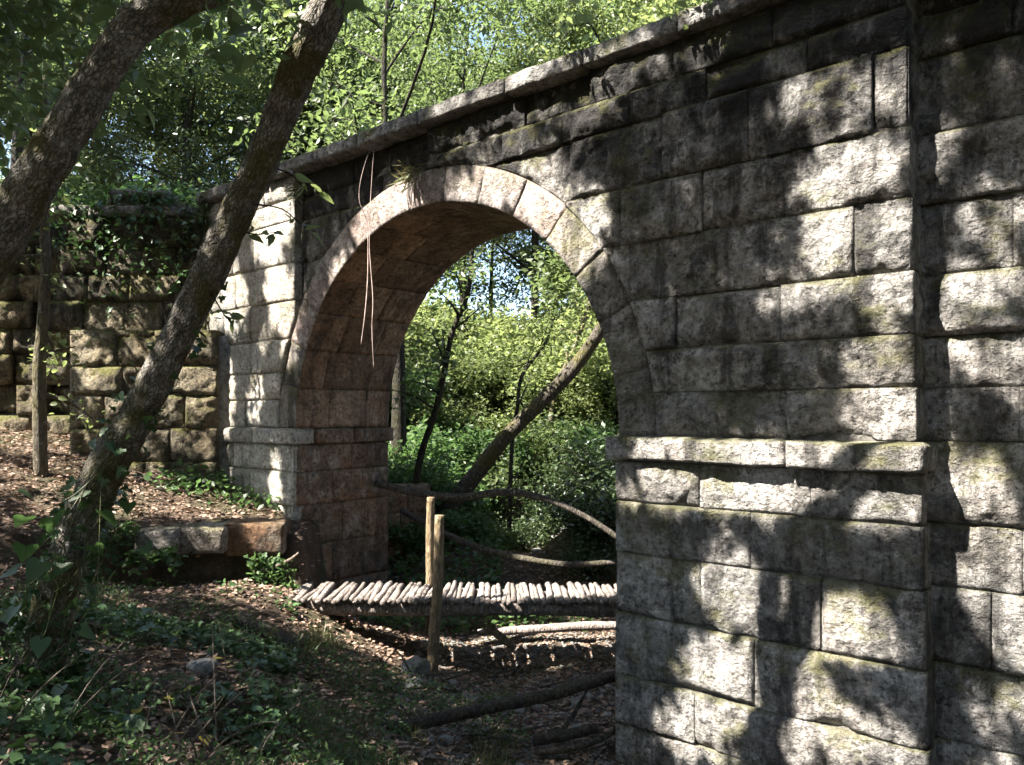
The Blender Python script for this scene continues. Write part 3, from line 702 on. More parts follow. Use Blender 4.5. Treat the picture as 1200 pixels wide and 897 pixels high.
branch_thing('driftwood', 'thin forked stick propped on the fallen log', 'branch', [P(655, 862, 7.2), P(672, 838, 7.35), P(688, 808, 7.5)], [0.025, 0.022, 0.014], M['stick'], 207, 8, 14)
branch_thing('dead_branch', 'pale dead stick leaning on the step beside the left pier', 'branch', [P(305, 670, 9.4), P(325, 663, 9.4), P(340, 656, 9.4), P(350, 648, 9.42)], [0.02, 0.022, 0.02, 0.012], M['pale_stick'], 208, 8, 16)
branch_thing('dead_branch', 'long thin branch lying on the leafy ground among ivy', 'branch', [gp_(95, 4.9, 0.05), gp_(160, 5.0, 0.06), gp_(225, 5.05, 0.05), gp_(285, 5.1, 0.05), gp_(325, 5.2, 0.03)], [0.012, 0.016, 0.016, 0.018, 0.014], M['stick'], 209, 8, 24)
branch_thing('driftwood', 'broken brown plank of wood resting below the deck', 'log', [P(570, 735, 9.3), P(585, 745, 9.2), P(603, 760, 9.1)], [0.05, 0.05, 0.045], M['post'], 210, 9, 10)
branch_thing('driftwood', 'pale log lying on the sunlit gravel under the deck', 'log', [P(560, 742, 10.2), P(620, 738, 10.2), P(690, 734, 10.2), P(740, 733, 10.2)], [0.05, 0.06, 0.06, 0.05], M['log'], 211, 10, 20)
rs = random.Random(5)
nprs = np.random.default_rng(3)
for i in range(26):                                    # loose sticks in the stream bed
    px, t = rs.uniform(440, 720), rs.uniform(6.9, 8.6)
    p = gp_(px, t, 0.03); L = rs.uniform(0.25, 0.9); a = rs.uniform(0, 6.28)
    d = np.array([math.cos(a), math.sin(a), rs.uniform(-0.05, 0.35)])
    o = put('stick', *tube([p, p + d * L * 0.5 + np.array([0, 0, rs.uniform(-.02, .04)]), p + d * L], [0.012, 0.010, 0.005], 6, i, 0.05, 8), M['stick'])
    tag(o, 'thin dead stick scattered on the dark stream bed', 'stick', 'sticks on the stream bed')
# hanging roots in front of the arch
for lab, pts in (('long pale hanging root ending low in front of the arch barrel', [P(440, 166, 9.2), P(437, 190, 9.12), P(434, 240, 9.0), P(433, 290, 8.9), P(437, 350, 8.8), P(436, 385, 8.8), P(438, 432, 8.8)]),
                 ('shorter pale hanging root with a kink in front of the arch', [P(436, 168, 9.2), P(424, 205, 9.1), P(421, 235, 9.0), P(430, 262, 8.95), P(431, 320, 8.85), P(428, 365, 8.8), P(423, 404, 8.8)])):
    o = put('hanging_root', *tube(pts, [0.002, 0.0025, 0.003, 0.004, 0.006, 0.006, 0.004], 6, 3, 0.05, 40), M['vine']); tag(o, lab, 'root')

rt = np.random.default_rng(12)
for lab, px, y, n_ in (('dry brown fern tuft rooted above the left side of the arch ring', 485, 205, 110), ('small withered tuft rooted at the edge of the left pier under the coping', 352, 222, 70)):
    b0 = np.array([WX(px), YF - .02, WZ(px, y)])
    pos = b0 + rt.normal(size=(n_, 3)) * np.array([.10, .02, .05])
    o = put('fern_tuft', *leaves(pos, rt, .17, .09, np.tile(np.array([0, -.8, -.1]), (n_, 1)), 0, 'diamond', .5), M['dry_grass'], smooth=False, org=b0); tag(o, lab, 'plant', kind='stuff')
# ------------------------------------------------------------------ rocks
def rock(px, t, r, label, sd, sq=0.65, group=None):
    U, F = cube_surface(6, 6, 6, True); Q = unit(U * 2 - 1 + 1e-6)
    Q = Q * (1 + 0.35 * fbm(Q * 1.3 + sd * 3, 3, sd))[:, None] * np.array([r, r * 0.8, r * sq])
    c = gp_(px, t, r * sq * 0.25)
    return tag(put('rock', Q + c, F, M['rock'], org=c), label, 'rock', group)
rock(238, 5.75, 0.12, 'dark rounded rock on the ground between the ivy and the stream', 1)
rock(487, 8.6, 0.20, 'pale angular rock at the foot of the brown post', 2, 0.8)
rock(610, 8.0, 0.09, 'small flat rock in the stream bed', 3, 0.5, 'small stream rocks')
for i in range(46): rock(rs.uniform(450, 725), rs.uniform(6.7, 9.0), rs.uniform(0.03, 0.085), 'small flat rock in the stream bed', 10 + i, 0.5, 'small stream rocks')
for i in range(12): rock(rs.uniform(560, 690), rs.uniform(12.5, 18), rs.uniform(0.08, 0.2), 'pale rock in the dry stream bed beyond the arch', 80 + i, 0.5, 'rocks beyond the arch')

# shallow pool
wp = [P(560 + 70 * math.cos(a) * (1 + .25 * math.sin(3 * a)) + 50, 855, 7.5) for a in np.linspace(0, 6.28, 24, endpoint=False)]
zmin = min(float(ground_lt(l_, t_)[0]) for l_ in np.linspace(-.6, .8, 9) for t_ in np.linspace(6.8, 8.2, 9))
wl0 = zmin + 0.05
ring = [LT(0.15 + 0.75 * math.cos(a) * (1 + .2 * math.sin(3 * a)), 7.5 + 0.6 * math.sin(a), wl0) for a in np.linspace(0, 6.283, 28, endpoint=False)]
tag(put('water', np.array(ring), [tuple(range(28))], M['water'], smooth=False), 'shallow dark pool of water in the stream bed', 'water', kind='structure')

# ------------------------------------------------------------------ trees
def copy_tree(o, loc, rz, sc, label=None, group=None):
    c = o.copy(); COL.objects.link(c); c.location = loc; c.rotation_euler = (0, 0, rz); c.scale = (sc, sc, sc)
    if label: c['label'] = label
    if group: c['group'] = group
    for ch in list(o.children):
        d = ch.copy(); COL.objects.link(d); d.parent = c
    return c
def grow(seed, H, crown_lo, R, nleaf, L, W=0.5, trunk_r=0.12, lean=(0, 0), nlimb=11, shape='diamond', droop=0.35, clump=0.28, bend=0.25):
    """trunk, limbs and twigs, with blades set round the twig ends; local coordinates"""
    rg = np.random.default_rng(seed); m = MB()
    k = 8; zs = np.linspace(0, H, k)
    path = np.stack([lean[0] * (zs / H) + bend * np.sin(zs / H * 4 + seed) * zs / H, lean[1] * (zs / H) + bend * np.cos(zs / H * 3.3 + seed) * zs / H, zs], 1); path[0, :2] = 0
    rad = trunk_r * (1.15 - 0.95 * zs / H); rad[0] *= 1.25
    m.add(tube(path, rad, 8, seed, 0.06, 20))
    ends = []
    for i in range(nlimb):
        f = crown_lo + (0.97 - crown_lo) * (i + rg.uniform(0, 0.8)) / nlimb
        z = f * H; b = np.array([np.interp(z, zs, path[:, j]) for j in range(3)])
        a = i * 2.4 + rg.uniform(-0.5, 0.5)
        ln = R * (0.55 + 0.55 * math.sin(math.pi * min(1, (f - crown_lo) / (1 - crown_lo) * 0.8 + 0.2))) * rg.uniform(0.75, 1.15)
        d = np.array([math.cos(a), math.sin(a), rg.uniform(0.15, 0.75)])
        e = b + d * ln; mid = b + d * ln * 0.5 + rg.normal(size=3) * 0.1 * ln
        r0 = trunk_r * (0.5 - 0.35 * f)
        m.add(tube([b, mid, e], [r0, r0 * 0.65, r0 * 0.2], 5, seed + i, 0.05, 8, False))
        for j in range(6):
            u = rg.uniform(0.3, 1.0); s0 = b + (mid - b) * min(1, u * 2) if u < 0.5 else mid + (e - mid) * (u - 0.5) * 2
            q = s0 + unit(rg.normal(size=3) + d * 0.6 + np.array([0, 0, .2])) * ln * rg.uniform(0.25, 0.5)
            m.add(tube([s0, (s0 + q) / 2 + rg.normal(size=3) * 0.03 * ln, q], [r0 * 0.3, r0 * 0.2, r0 * 0.08], 4, seed + j, 0, 4, False))
            for w in np.linspace(0.35, 1.05, 4): ends.append(s0 + (q - s0) * w)
        ends.append(e)
    ends = np.array(ends)
    c = ends[rg.integers(0, len(ends), nleaf)]
    pos = c + rg.normal(size=(nleaf, 3)) * np.array([1, 1, 0.7]) * clump * R * 0.42
    LV, LF = leaves(pos, rg, L, W, None, 0.3, shape, droop)
    return m, LV, LF
def tree_proto(name, seed, bark_m, leaf_m, label, cat, group, **kw):
    m, LV, LF = grow(seed, **kw)
    root = empty(name, (0, 0, 0), label, cat, group)
    put('trunk', m.V, m.F, bark_m, root, org=(0, 0, 0)); put('crown', LV, LF, leaf_m, root, smooth=False, org=(0, 0, 0))
    return root
protos = {
 'sun':   tree_proto('broadleaf_tree', 11, M['bark_dark'], M['leaf_bright'], '', 'tree', '', H=9, crown_lo=0.18, R=3.0, nleaf=24000, L=0.13, trunk_r=0.12, nlimb=15),
 'green': tree_proto('broadleaf_tree', 12, M['bark_dark'], M['leaf_green'], '', 'tree', '', H=10, crown_lo=0.25, R=3.2, nleaf=26000, L=0.12, trunk_r=0.14, nlimb=16),
 'dark':  tree_proto('evergreen_tree', 13, M['bark_dark'], M['leaf_dark'], '', 'tree', '', H=9, crown_lo=0.12, R=2.7, nleaf=26000, L=0.11, W=0.36, trunk_r=0.15, nlimb=18),
 'thin':  tree_proto('slender_tree', 14, M['bark_dark'], M['leaf_green'], '', 'tree', '', H=9, crown_lo=0.45, R=2.3, nleaf=5500, L=0.12, trunk_r=0.13, nlimb=12),
}
protos['high'] = tree_proto('tall_tree', 15, M['bark_dark'], M['leaf_green'], '', 'tree', '', H=12, crown_lo=0.5, R=3.2, nleaf=19000, L=0.13, trunk_r=0.15, nlimb=14)
used = set()
def plant(kind, px, t, rz, sc, label, group=None, dz=-0.1):
    l = (px - 600) / 900 * t; z = float(ground_lt(l, t)[0]) + dz
    p = LT(l, t, z)
    if kind in used: o = copy_tree(protos[kind], p, rz, sc)
    else:
        o = protos[kind]; used.add(kind); o.location = p; o.rotation_euler = (0, 0, rz); o.scale = (sc,) * 3
    o['label'] = label
    if group: o['group'] = group
    elif 'group' in o: del o['group']
    return o
GB = 'trees in the wood behind the bridge'
for i, (px, t, rz, sc) in enumerate([(545, 24, .3, 1.0), (625, 27, 2.0, 1.05), (705, 23, 4.0, .95), (440, 34, 5.0, 1.15), (385, 31, 1.1, 1.1), (800, 26, 3.1, 1.1), (575, 38, 4.4, .85)]): plant('high', px, t, rz, sc, 'tall high-crowned tree rising above the parapet line behind the bridge', 'tall trees above the parapet')
for l, t, k, rz, sc in [(7, -3, 'green', 1, 1.1), (9, 2, 'dark', 2, 1.2), (4, -8, 'green', 3, 1.2), (-3, -9, 'dark', 4, 1.1), (12, -5, 'green', 5, 1.2), (-10, -8, 'dark', .4, 1.0), (6, 1.0, 'dark', 2.2, .8), (-17, 2, 'green', 1.7, .9)] + [(14.5 * math.sin(a) - 1 + (2 * (i % 2)), -1.5 - 11.5 * math.cos(a) - 2.5 * (i % 2), ('dark', 'green', 'dark')[i % 3], i * 1.3, 1.15) for i, a in enumerate(np.linspace(-1.25, 1.75, 17))]:
    plant(k, 0, 1, rz, sc, 'leafy tree standing on the viewer\'s bank facing the bridge', 'unseen trees added on the near bank').location = LT(l, t, float(ground_lt(l, t)[0]) - .1)  # unseen trees added to keep sky light off the wall
plant('thin', 466, 14.6, 0.4, 1.1, 'slender dark-trunked tree rising just behind the parapet above the arch')
plant('dark', 215, 27, 1.0, 1.35, 'dense dark evergreen tree standing behind the wing wall')
plant('thin', 350, 31, 3.0, 1.4, 'airy tree with a thin dark trunk behind the end of the coping')
plant('green', 60, 25, 2.0, 1.1, 'leafy green tree behind the crumbling rubble wall')
plant('thin', 20, 16, 4.0, 1.0, 'thin trunked tree above the rubble wall with airy leaves')
plant('green', -60, 18, 5.0, 1.0, 'green broadleaf tree in the wood behind the bridge', GB)
plant('sun', 650, 30, 0.0, 1.35, 'bright sunlit tree behind the parapet right of the crown')
plant('sun', 790, 21, 2.2, 1.15, 'tall sunlit tree behind the upper end of the parapet')
for i, (k, px, t, rz, sc) in enumerate([('green', 400, 32, 3, 1.35), ('green', 230, 30, 3.6, 1.3), ('sun', 470, 33, 5, 1.3), ('sun', 290, 31, .5, 1.3),
                                        ('green', 30, 26, 1.5, 1.2), ('dark', 110, 31, 2.5, 1.4), ('green', 720, 33, 3.3, 1.3), ('green', 490, 38, 4.4, 1.4), ('green', 350, 40, 1.1, 1.5), ('green', 830, 28, .2, 1.2), ('dark', -160, 22, 1.2, 1.2), ('green', 100, 38, 2.1, 1.5), ('sun', 740, 42, 5.9, 1.5), ('sun', 680, 37, 1.6, 1.4), ('sun', 440, 42, 3.1, 1.6), ('green', 290, 37, 4.1, 1.5)]):
    plant(k, px, t, rz, sc, {'sun': 'bright yellow-green tree in the wood behind the bridge', 'green': 'green broadleaf tree in the wood behind the bridge', 'dark': 'dark evergreen tree in the wood behind the bridge'}[k], GB)

# --- shrubs and undergrowth
def shrub_proto(name, seed, R, H, nleaf, L, mat, W=0.5, shape='diamond', nst=16):
    rg = np.random.default_rng(seed); m = MB(); tips = []
    for i in range(nst):
        a = rg.uniform(0, 6.28); d = np.array([math.cos(a) * R * rg.uniform(.3, 1), math.sin(a) * R * rg.uniform(.3, 1), H * rg.uniform(.5, 1)])
        mid = d * 0.5 + np.array([0, 0, .18 * H]) + rg.normal(size=3) * 0.06 * R
        m.add(tube([np.zeros(3), mid, d], [0.014, 0.010, 0.004], 4, seed + i, 0, 7, False))
        for u in np.linspace(0.35, 1, 7): tips.append(mid * 2 * u if u < .5 else mid + (d - mid) * (u - .5) * 2)
    tips = np.array(tips); pos = tips[rg.integers(0, len(tips), nleaf)] + rg.normal(size=(nleaf, 3)) * 0.16 * R
    pos[:, 2] = np.abs(pos[:, 2])
    LV, LF = leaves(pos, rg, L, W, None, 0.4, shape, 0.25)
    root = empty(name, (0, 0, 0), '', 'shrub')
    put('stem', m.V, m.F, M['bark_dark'], root, org=(0, 0, 0)); put('foliage', LV, LF, mat, root, smooth=False, org=(0, 0, 0))
    return root
protos['bush'] = shrub_proto('undergrowth_shrub', 31, 0.95, 1.1, 3600, 0.11, M['fern'], 0.55)
protos['bush2'] = shrub_proto('undergrowth_shrub', 32, 1.0, 1.3, 3600, 0.10, M['leaf_green'], 0.45)
protos['bushsun'] = shrub_proto('undergrowth_shrub', 33, 1.1, 1.5, 3800, 0.11, M['leaf_bright'], 0.5)
protos['bramble'] = shrub_proto('bramble_thicket', 34, 1.0, 0.9, 2600, 0.075, M['leaf_dark'], 0.5, nst=44)
GU = 'undergrowth beyond the arch'
LBL = {'bush': 'lush green undergrowth shrub on the bank beyond the arch', 'bush2': 'mid green shrub on the bank beyond the arch', 'bushsun': 'sunlit yellow-green shrub on the slope beyond the arch', 'bramble': 'dark twiggy bramble thicket beside the dry stream bed'}
rb = random.Random(17)
for px, t, k, sc in [(470, 13.5, 'bush', .9), (500, 14.5, 'bush', 1.0), (530, 15, 'bush', 1.0), (480, 16, 'bush', 1.2), (520, 17.5, 'bush', 1.3), (560, 17, 'bush2', 1.1), (590, 18.5, 'bush', 1.2), (545, 13.2, 'bush', .55), (580, 14.6, 'bush2', .6),
                     (700, 13.0, 'bramble', 1.1), (680, 14.5, 'bramble', 1.1), (715, 14.5, 'bramble', 1.3), (650, 15.5, 'bramble', .9), (735, 13, 'bramble', 1.3), (690, 12.4, 'bramble', .7), (640, 17.5, 'bramble', 1.0), (610, 16.5, 'bramble', .8), (700, 16.5, 'bush2', 1.2), (730, 16, 'bush', 1.3),
                     (660, 18.5, 'bush2', 1.2), (620, 20, 'bushsun', 1.3), (580, 21, 'bushsun', 1.4), (540, 20.5, 'bushsun', 1.3), (500, 20, 'bush2', 1.4), (470, 19, 'bush', 1.4), (690, 20, 'bushsun', 1.4), (725, 19, 'bushsun', 1.4), (650, 23, 'bushsun', 1.6), (600, 24, 'bushsun', 1.6), (550, 25, 'bushsun', 1.7), (500, 25, 'bushsun', 1.7), (700, 25, 'bushsun', 1.7), (460, 23, 'bushsun', 1.6), *[(460 + 52 * (i % 6) + 17 * (i // 6 % 2), 21 + 2.1 * (i // 6), ('bushsun', 'bush2', 'bushsun')[i % 3], 1.35 + .12 * (i // 6)) for i in range(24)], *[(480 + 45 * i, 31 + 2 * (i % 3), 'bushsun', 1.7) for i in range(6)], *[(495 + 22 * i, 18.6 + .5 * (i % 3), ('bushsun', 'bush')[i % 2], .85) for i in range(11)], (480, 12.6, 'bush', .5), (465, 14.5, 'bush', 1.0)]:
    plant(k, px, t, rb.uniform(0, 6), sc, LBL[k], GU)
for px, t, k, sc in [(-40, 15.2, 'bush2', 1.2), (20, 15.0, 'bush', 1.0), (80, 15.2, 'bush2', 1.1), (140, 15.0, 'bush', 1.1), (200, 15.2, 'bush2', 1.1), (250, 15.5, 'bush', 1.0), (300, 17, 'bush2', 1.4), (170, 18, 'bush', 1.6), (60, 18.5, 'bush2', 1.7), (270, 20, 'bush2', 1.7), (360, 18, 'bush2', 1.5)]:
    plant(k, px, t, rb.uniform(0, 6), sc, 'green shrub growing on top of the bank behind the wing wall', 'shrubs behind the wing wall')

# --- the two leaning oaks whose crowns shade the wall, and two unseen shade trees
SPOTS = []                                            # gaps in the canopy: leaves left out to put sun patches on the wall (bearing, height, half sizes, openness)
for px, y, rx, ry, w in [(985, 200, 62, 40, .95), (1005, 282, 62, 42, 1), (950, 345, 50, 28, .9), (1040, 345, 22, 30, .8), (1125, 165, 60, 32, .55), (1112, 250, 36, 34, .8), (1150, 350, 55, 45, .55), (1080, 335, 25, 25, .7), (1112, 565, 42, 72, .97), (1150, 655, 52, 42, .95), (1100, 495, 40, 28, .85), (1165, 760, 45, 45, .6), (1110, 760, 30, 30, .5),
                        (800, 583, 66, 24, .85), (885, 580, 72, 32, .9), (1000, 592, 66, 28, .85), (860, 690, 42, 42, .75), (920, 720, 48, 30, .8), (1005, 745, 46, 40, .75), (925, 805, 46, 58, 1), (840, 790, 40, 40, .7), (820, 865, 45, 30, .8), (960, 862, 110, 42, .75), (1150, 870, 60, 40, .45), (900, 536, 180, 13, .75), (1010, 660, 45, 30, .4),
                        (1045, 95, 30, 42, .75), (960, 115, 66, 38, .55), (900, 80, 40, 30, .35), (700, 120, 60, 30, .55), (600, 130, 55, 35, .6), (735, 85, 62, 14, .7), (540, 150, 35, 25, .5), (640, 90, 40, 14, .5), (830, 40, 25, 40, .5), (740, 300, 30, 25, .2), (1030, 430, 40, 35, .7), (1030, 490, 35, 28, .7),
                        (590, 205, 66, 32, .78), (665, 270, 46, 52, .85), (450, 252, 46, 52, .97), (395, 345, 20, 58, .97), (740, 440, 25, 60, .25),
                        (318, 258, 27, 56, .99), (272, 352, 19, 44, .98), (322, 338, 12, 46, .95), (264, 465, 16, 52, .98), (310, 400, 14, 30, .5), (338, 370, 12, 60, .9), (260, 512, 22, 18, .97), (253, 568, 13, 36, .97), (324, 585, 9, 60, .97), (300, 470, 12, 40, .7), (430, 235, 20, 20, .6)]:
    if w < .45: continue
    if w >= .7: w = .995
    else: w, rx, ry = .8, rx * .75, ry * .75
    dxx = abs(WX(px + rx) - WX(px - rx)) / 2
    gx = 1.12 if px > 480 else 0.98
    SPOTS.append((WX(px), WZ(px, y), dxx * gx + .04 * (gx > 1), (WZ(px, y - ry) - WZ(px, y)) * gx + .04 * (gx > 1), w))
GSP = [(P(400, 692, 9.35), 0.85, 1), (P(330, 690, 9.3), 0.5, .95), (P(470, 693, 9.35), 0.4, .95), (P(660, 755, 9.9), 0.75, 1), (P(620, 760, 9.9), 0.5, .9), (P(720, 750, 10), 0.7, .95), (P(504, 620, 9.86), 0.5, 1),
       (P(160, 580, 10.4), 0.6, .95), (P(235, 592, 10.4), 0.6, .95), (P(310, 608, 10.5), 0.3, .9), (P(110, 590, 9.6), 0.5, .7), (P(40, 505, 12), 0.9, .95), (P(120, 545, 11), 0.6, .7), (P(20, 560, 10), 0.6, .6), (P(210, 480, 11.4), 0.25, .6), (P(170, 545, 11.3), 0.3, .9), (P(225, 400, 11.4), 0.3, .6), (P(120, 350, 12), .4, .5), (P(60, 300, 13), .4, .5), (P(100, 420, 11.4), .3, .95), (P(215, 350, 11.8), .3, .95), (P(130, 300, 12), .35, .95), (P(30, 420, 12.4), .35, .95)]  # further canopy gaps, shaped for sun patches on deck, bed, path and wing wall
def openness(pos):
    """share of sun let through at each canopy point, from the gaps above"""
    sY = (pos[:, 1] - YF) / S[1]                       # run along the sun ray down to the wall plane
    h = pos - sY[:, None] * S[None]
    o = np.zeros(len(pos))
    jit = 1 + 0.35 * fbm(np.stack([h[:, 0] * 4, h[:, 2] * 4, 0 * sY], 1), 3, 77)
    for X, Z, rx, rz, w in SPOTS:
        q = ((h[:, 0] - X) / rx) ** 2 + ((h[:, 2] - Z) / rz) ** 2
        o = np.maximum(o, w * (1 - sstep(0.75, 1.25, q * jit)))
    for Pt, r, w in GSP:
        v = pos - Pt[None]; al = v @ S; q = np.linalg.norm(v - al[:, None] * S[None], axis=1) / r
        o = np.maximum(o, w * (1 - sstep(0.8, 1.15, q * jit)))
    return o
rg = np.random.default_rng(99)
def canopy_points(n):
    nw = int(n * 0.62)
    wallp = np.stack([rg.uniform(-14.5, 1.5, nw), np.full(nw, YF), rg.uniform(E - 3.3, E + 3.7, nw)], 1)
    ng = n - nw
    l = rg.uniform(-9, 3.0, ng); t = rg.uniform(2.0, 12.5, ng)
    gr = l[:, None] * RT + t[:, None] * FW; gr[:, 2] = E - 1.9
    gr = gr[gr[:, 1] < YF + 1.5]
    tg = np.concatenate([wallp, gr])
    return tg + rg.uniform(6.6, 11.5, len(tg))[:, None] * S[None]
cand = canopy_points(215000)
dens = fbm(cand * np.array([0.9, 0.9, 0.9]), 3, 55)
op = openness(cand)
keep = (rg.uniform(size=len(cand)) < np.minimum(1, -np.log(np.clip(op, 1e-4, 0.995)) / 4.0) * (op < 0.94)) & (dens > -0.58)
cand = cand[keep]
def bark_relief(V, path, k):
    ax = unit(np.gradient(np.array(path), axis=0)).mean(0); ax = ax / np.linalg.norm(ax)
    al = V @ ax; Q = (V - al[:, None] * ax) * 34 + (al * 6)[:, None] * ax          # fissures run along the trunk
    A = np.array(path); c = A[np.argmin(((V[:, None] - A[None]) ** 2).sum(-1), 1)]
    seg = V - c; nrm = unit(seg - (seg @ ax)[:, None] * ax)
    return V + nrm * (0.009 * np.abs(fbm(Q, 3, 700 + k)) * 2 - 0.006 + 0.012 * fbm(V * 5, 3, 710 + k))[:, None]
t1p = [gp_(-330, 3.9, -0.15), P(-250, 640, 4.0), P(-160, 500, 4.1), P(-60, 365, 4.2), P(0, 275, 4.2), P(45, 205, 4.22), P(88, 138, 4.25), P(124, 78, 4.3), P(156, 32, 4.35), P(205, 3, 4.45), P(285, -38, 4.6), P(330, -110, 4.7), P(340, -260, 4.6), P(320, -500, 4.2)]
t1r = [.26, .20, .17, .155, .145, .135, .122, .115, .115, .115, .11, .10, .085, .06]
t2p = [gp_(30, 4.95, -0.15), P(48, 780, 4.95), P(68, 695, 4.95), P(96, 612, 4.95), P(130, 540, 4.95), P(170, 470, 4.92), P(206, 400, 4.9), P(240, 330, 4.88), P(270, 265, 4.85), P(300, 200, 4.82), P(325, 142, 4.8), P(346, 90, 4.75), P(374, 32, 4.7), P(402, -30, 4.65), P(430, -120, 4.6), P(440, -300, 4.4), P(400, -600, 4.0)]
t2r = [.20, .165, .15, .14, .132, .126, .122, .12, .118, .118, .12, .126, .135, .125, .10, .08, .05]
t3b = LT(-7.6, 4.0, float(ground_lt(-7.6, 4.0)[0]) - .1); t4b = LT(-1.2, -2.0, float(ground_lt(-1.2, -2.0)[0]) - .1)
t3p = [t3b, t3b + np.array([.1, .1, 2.5]), t3b + np.array([-.1, .3, 5]), t3b + np.array([.2, .2, 8])]
t4p = [t4b, t4b + np.array([-.1, .1, 2.5]), t4b + np.array([-.4, .2, 5]), t4b + np.array([-.3, .5, 8])]
defs = [('leaning_oak', 'thick mossy oak trunk bending over the path, without ivy', t1p, t1r, M['bark'], 3),
        ('leaning_oak', 'long leaning oak trunk with mossy ivy-covered foot in front of the wing wall', t2p, t2r, M['bark'], 3),
        ('shade_tree', 'tall broadleaf tree on the bank left of the leaning oaks', t3p, [.2, .17, .14, .08], M['bark'], 1),
        ('shade_tree', 'tall broadleaf tree on the near bank shading the right pier', t4p, [.2, .17, .14, .08], M['bark'], 1)]
tops = np.array([d[2][-1] for d in defs])
own = np.argmin(((cand[:, None, :2] - tops[None, :, :2]) ** 2).sum(-1), 1)
for k, (nm, lab, path, rad, mat, nb) in enumerate(defs):
    root = empty(nm, path[0], lab, 'tree')
    m = MB().add((lambda VF: (bark_relief(np.array(VF[0]), path, k), VF[1]))(tube(path, np.array(rad) * (.88 if k < 2 else 1), 36 if k < 2 else 12, 300 + k, 0.05, 260 if k < 2 else 40)))
    c = cand[own == k]
    if len(c):
        for j in rg.integers(0, len(c), 110):           # limbs up into the crown
            b = np.array(path[-1 - int(rg.integers(0, nb))]); e = c[j]
            mid = (b + e) / 2 + rg.normal(size=3) * .25 + np.array([0, 0, .35])
            if openness(np.stack([mid + (e - mid) * u for u in np.linspace(0, 1, 14)] + [b + (mid - b) * u for u in np.linspace(0.1, 1, 12)])).max() > .3: continue
            m.add(tube([b, mid, e], [.045, .03, .008], 6, int(j) % 97, .05, 12, False))
    tko = m.build('trunk', M['oak'] if k < 2 else mat, root)
    if k < 2:
        Vw = np.array(m.V); A = np.array(path); tl_ = np.concatenate([[0], np.cumsum(np.linalg.norm(np.diff(A, axis=0), axis=1))])
        Td = unit(np.gradient(A, axis=0)); ix = np.argmin(((Vw[:, None] - A[None]) ** 2).sum(-1), 1)
        al = tl_[ix] + ((Vw - A[ix]) * Td[ix]).sum(1); off = Vw - A[ix]; off = off - (off * Td[ix]).sum(1)[:, None] * Td[ix]
        gr_ = np.stack([off @ RT, off @ FW + off[:, 2] * .6, al * 0.38], 1)
        at = tko.data.attributes.new('grain', 'FLOAT_VECTOR', 'POINT'); at.data.foreach_set('vector', gr_.ravel().astype(np.float32))
    if len(c):
        LV, LF = leaves(c, rg, 0.122, 0.55, None, 0.35, 'ovate', 0.35)
        put('crown', LV, LF, M['leaf_green'], root, smooth=False)
    if k == 1:                                         # sprays hanging off the second oak in front of the pier
        for a in ([P(300, 195, 4.8), P(330, 200, 4.9), P(352, 212, 5.0), P(372, 222, 5.05)], [P(300, 240, 4.8), P(330, 245, 4.9), P(352, 262, 5.0), P(372, 272, 5.05)], [P(270, 268, 4.85), P(300, 275, 4.9), P(322, 272, 5)], [P(398, 2, 4.65), P(430, 12, 4.8), P(460, 20, 4.9)], [P(360, 20, 4.7), P(340, 15, 4.6), P(318, 22, 4.5)], [P(240, 330, 4.85), P(262, 368, 4.8), P(270, 375, 4.8)]):
            tw = put('twig', *tube(a, np.linspace(.006, .002, len(a)), 5, 3, 0, 10, False), M['bark_dark'], root)
            a = np.array(a)
            for u in np.linspace(0.4, 1, 8):
                f = u * (len(a) - 1); i0 = min(int(f), len(a) - 2)
                q = a[i0] + (a[i0 + 1] - a[i0]) * (f - i0) + rg.normal(size=3) * .012
                put('leaf', *leaves(q[None], rg, 0.095, 0.42, (RT * 0.6)[None], .4, 'ovate', .35), M['leaf_bright'], tw, smooth=False)
        pos = []                                       # ivy on the trunk foot
        A = np.array(t2p)
        for i in range(620):
            f = abs(rg.normal()) * 2.6
            if f > 8: continue
            i0 = min(int(f), len(A) - 2); c0 = A[i0] + (A[i0 + 1] - A[i0]) * (f - i0)
            a = rg.uniform(0, 6.28); rr_ = t2r[i0] + rg.uniform(.005, .05)
            pos.append(c0 + (math.cos(a) * RT - math.sin(a) * FW) * rr_)
        put('ivy', *leaves(np.array(pos), rg, 0.06, 0.9, None, .2, 'ivy', .6), M['ivy'], root, smooth=False)

# --- saplings
def sapling(name, label, path, rad, mat, lmat, nleaf, L, seed, spread, nbr=7, lo=0.2):
    rg2 = np.random.default_rng(seed); root = empty(name, path[0], label, 'tree')
    m = MB().add(tube(path, rad, 8, seed, .06, 40)); A = np.array(path); tips = []
    for i in range(nbr):
        f = (lo + (1 - lo) * (i + rg2.uniform(0, .9)) / nbr) * (len(A) - 1); i0 = min(int(f), len(A) - 2); b = A[i0] + (A[i0 + 1] - A[i0]) * (f - i0)
        d = unit(rg2.normal(size=3) + np.array([0, 0, .5])) * spread * rg2.uniform(.5, 1)
        e = b + d; mid = b + d * .5 + rg2.normal(size=3) * .08 * spread; r0 = np.interp(f, np.arange(len(rad)), rad) * .5
        m.add(tube([b, mid, e], [r0, r0 * .6, r0 * .2], 5, seed + i, 0, 8, False))
        for u in np.linspace(.3, 1, 6): tips.append(b + d * u)
    m.build('trunk', mat, root)
    tips = np.array(tips); pos = tips[rg2.integers(0, len(tips), nleaf)] + rg2.normal(size=(nleaf, 3)) * .17 * spread
    put('crown', *leaves(pos, rg2, L, .55, None, .5, 'ovate', .3), lmat, root, smooth=False)
    return root
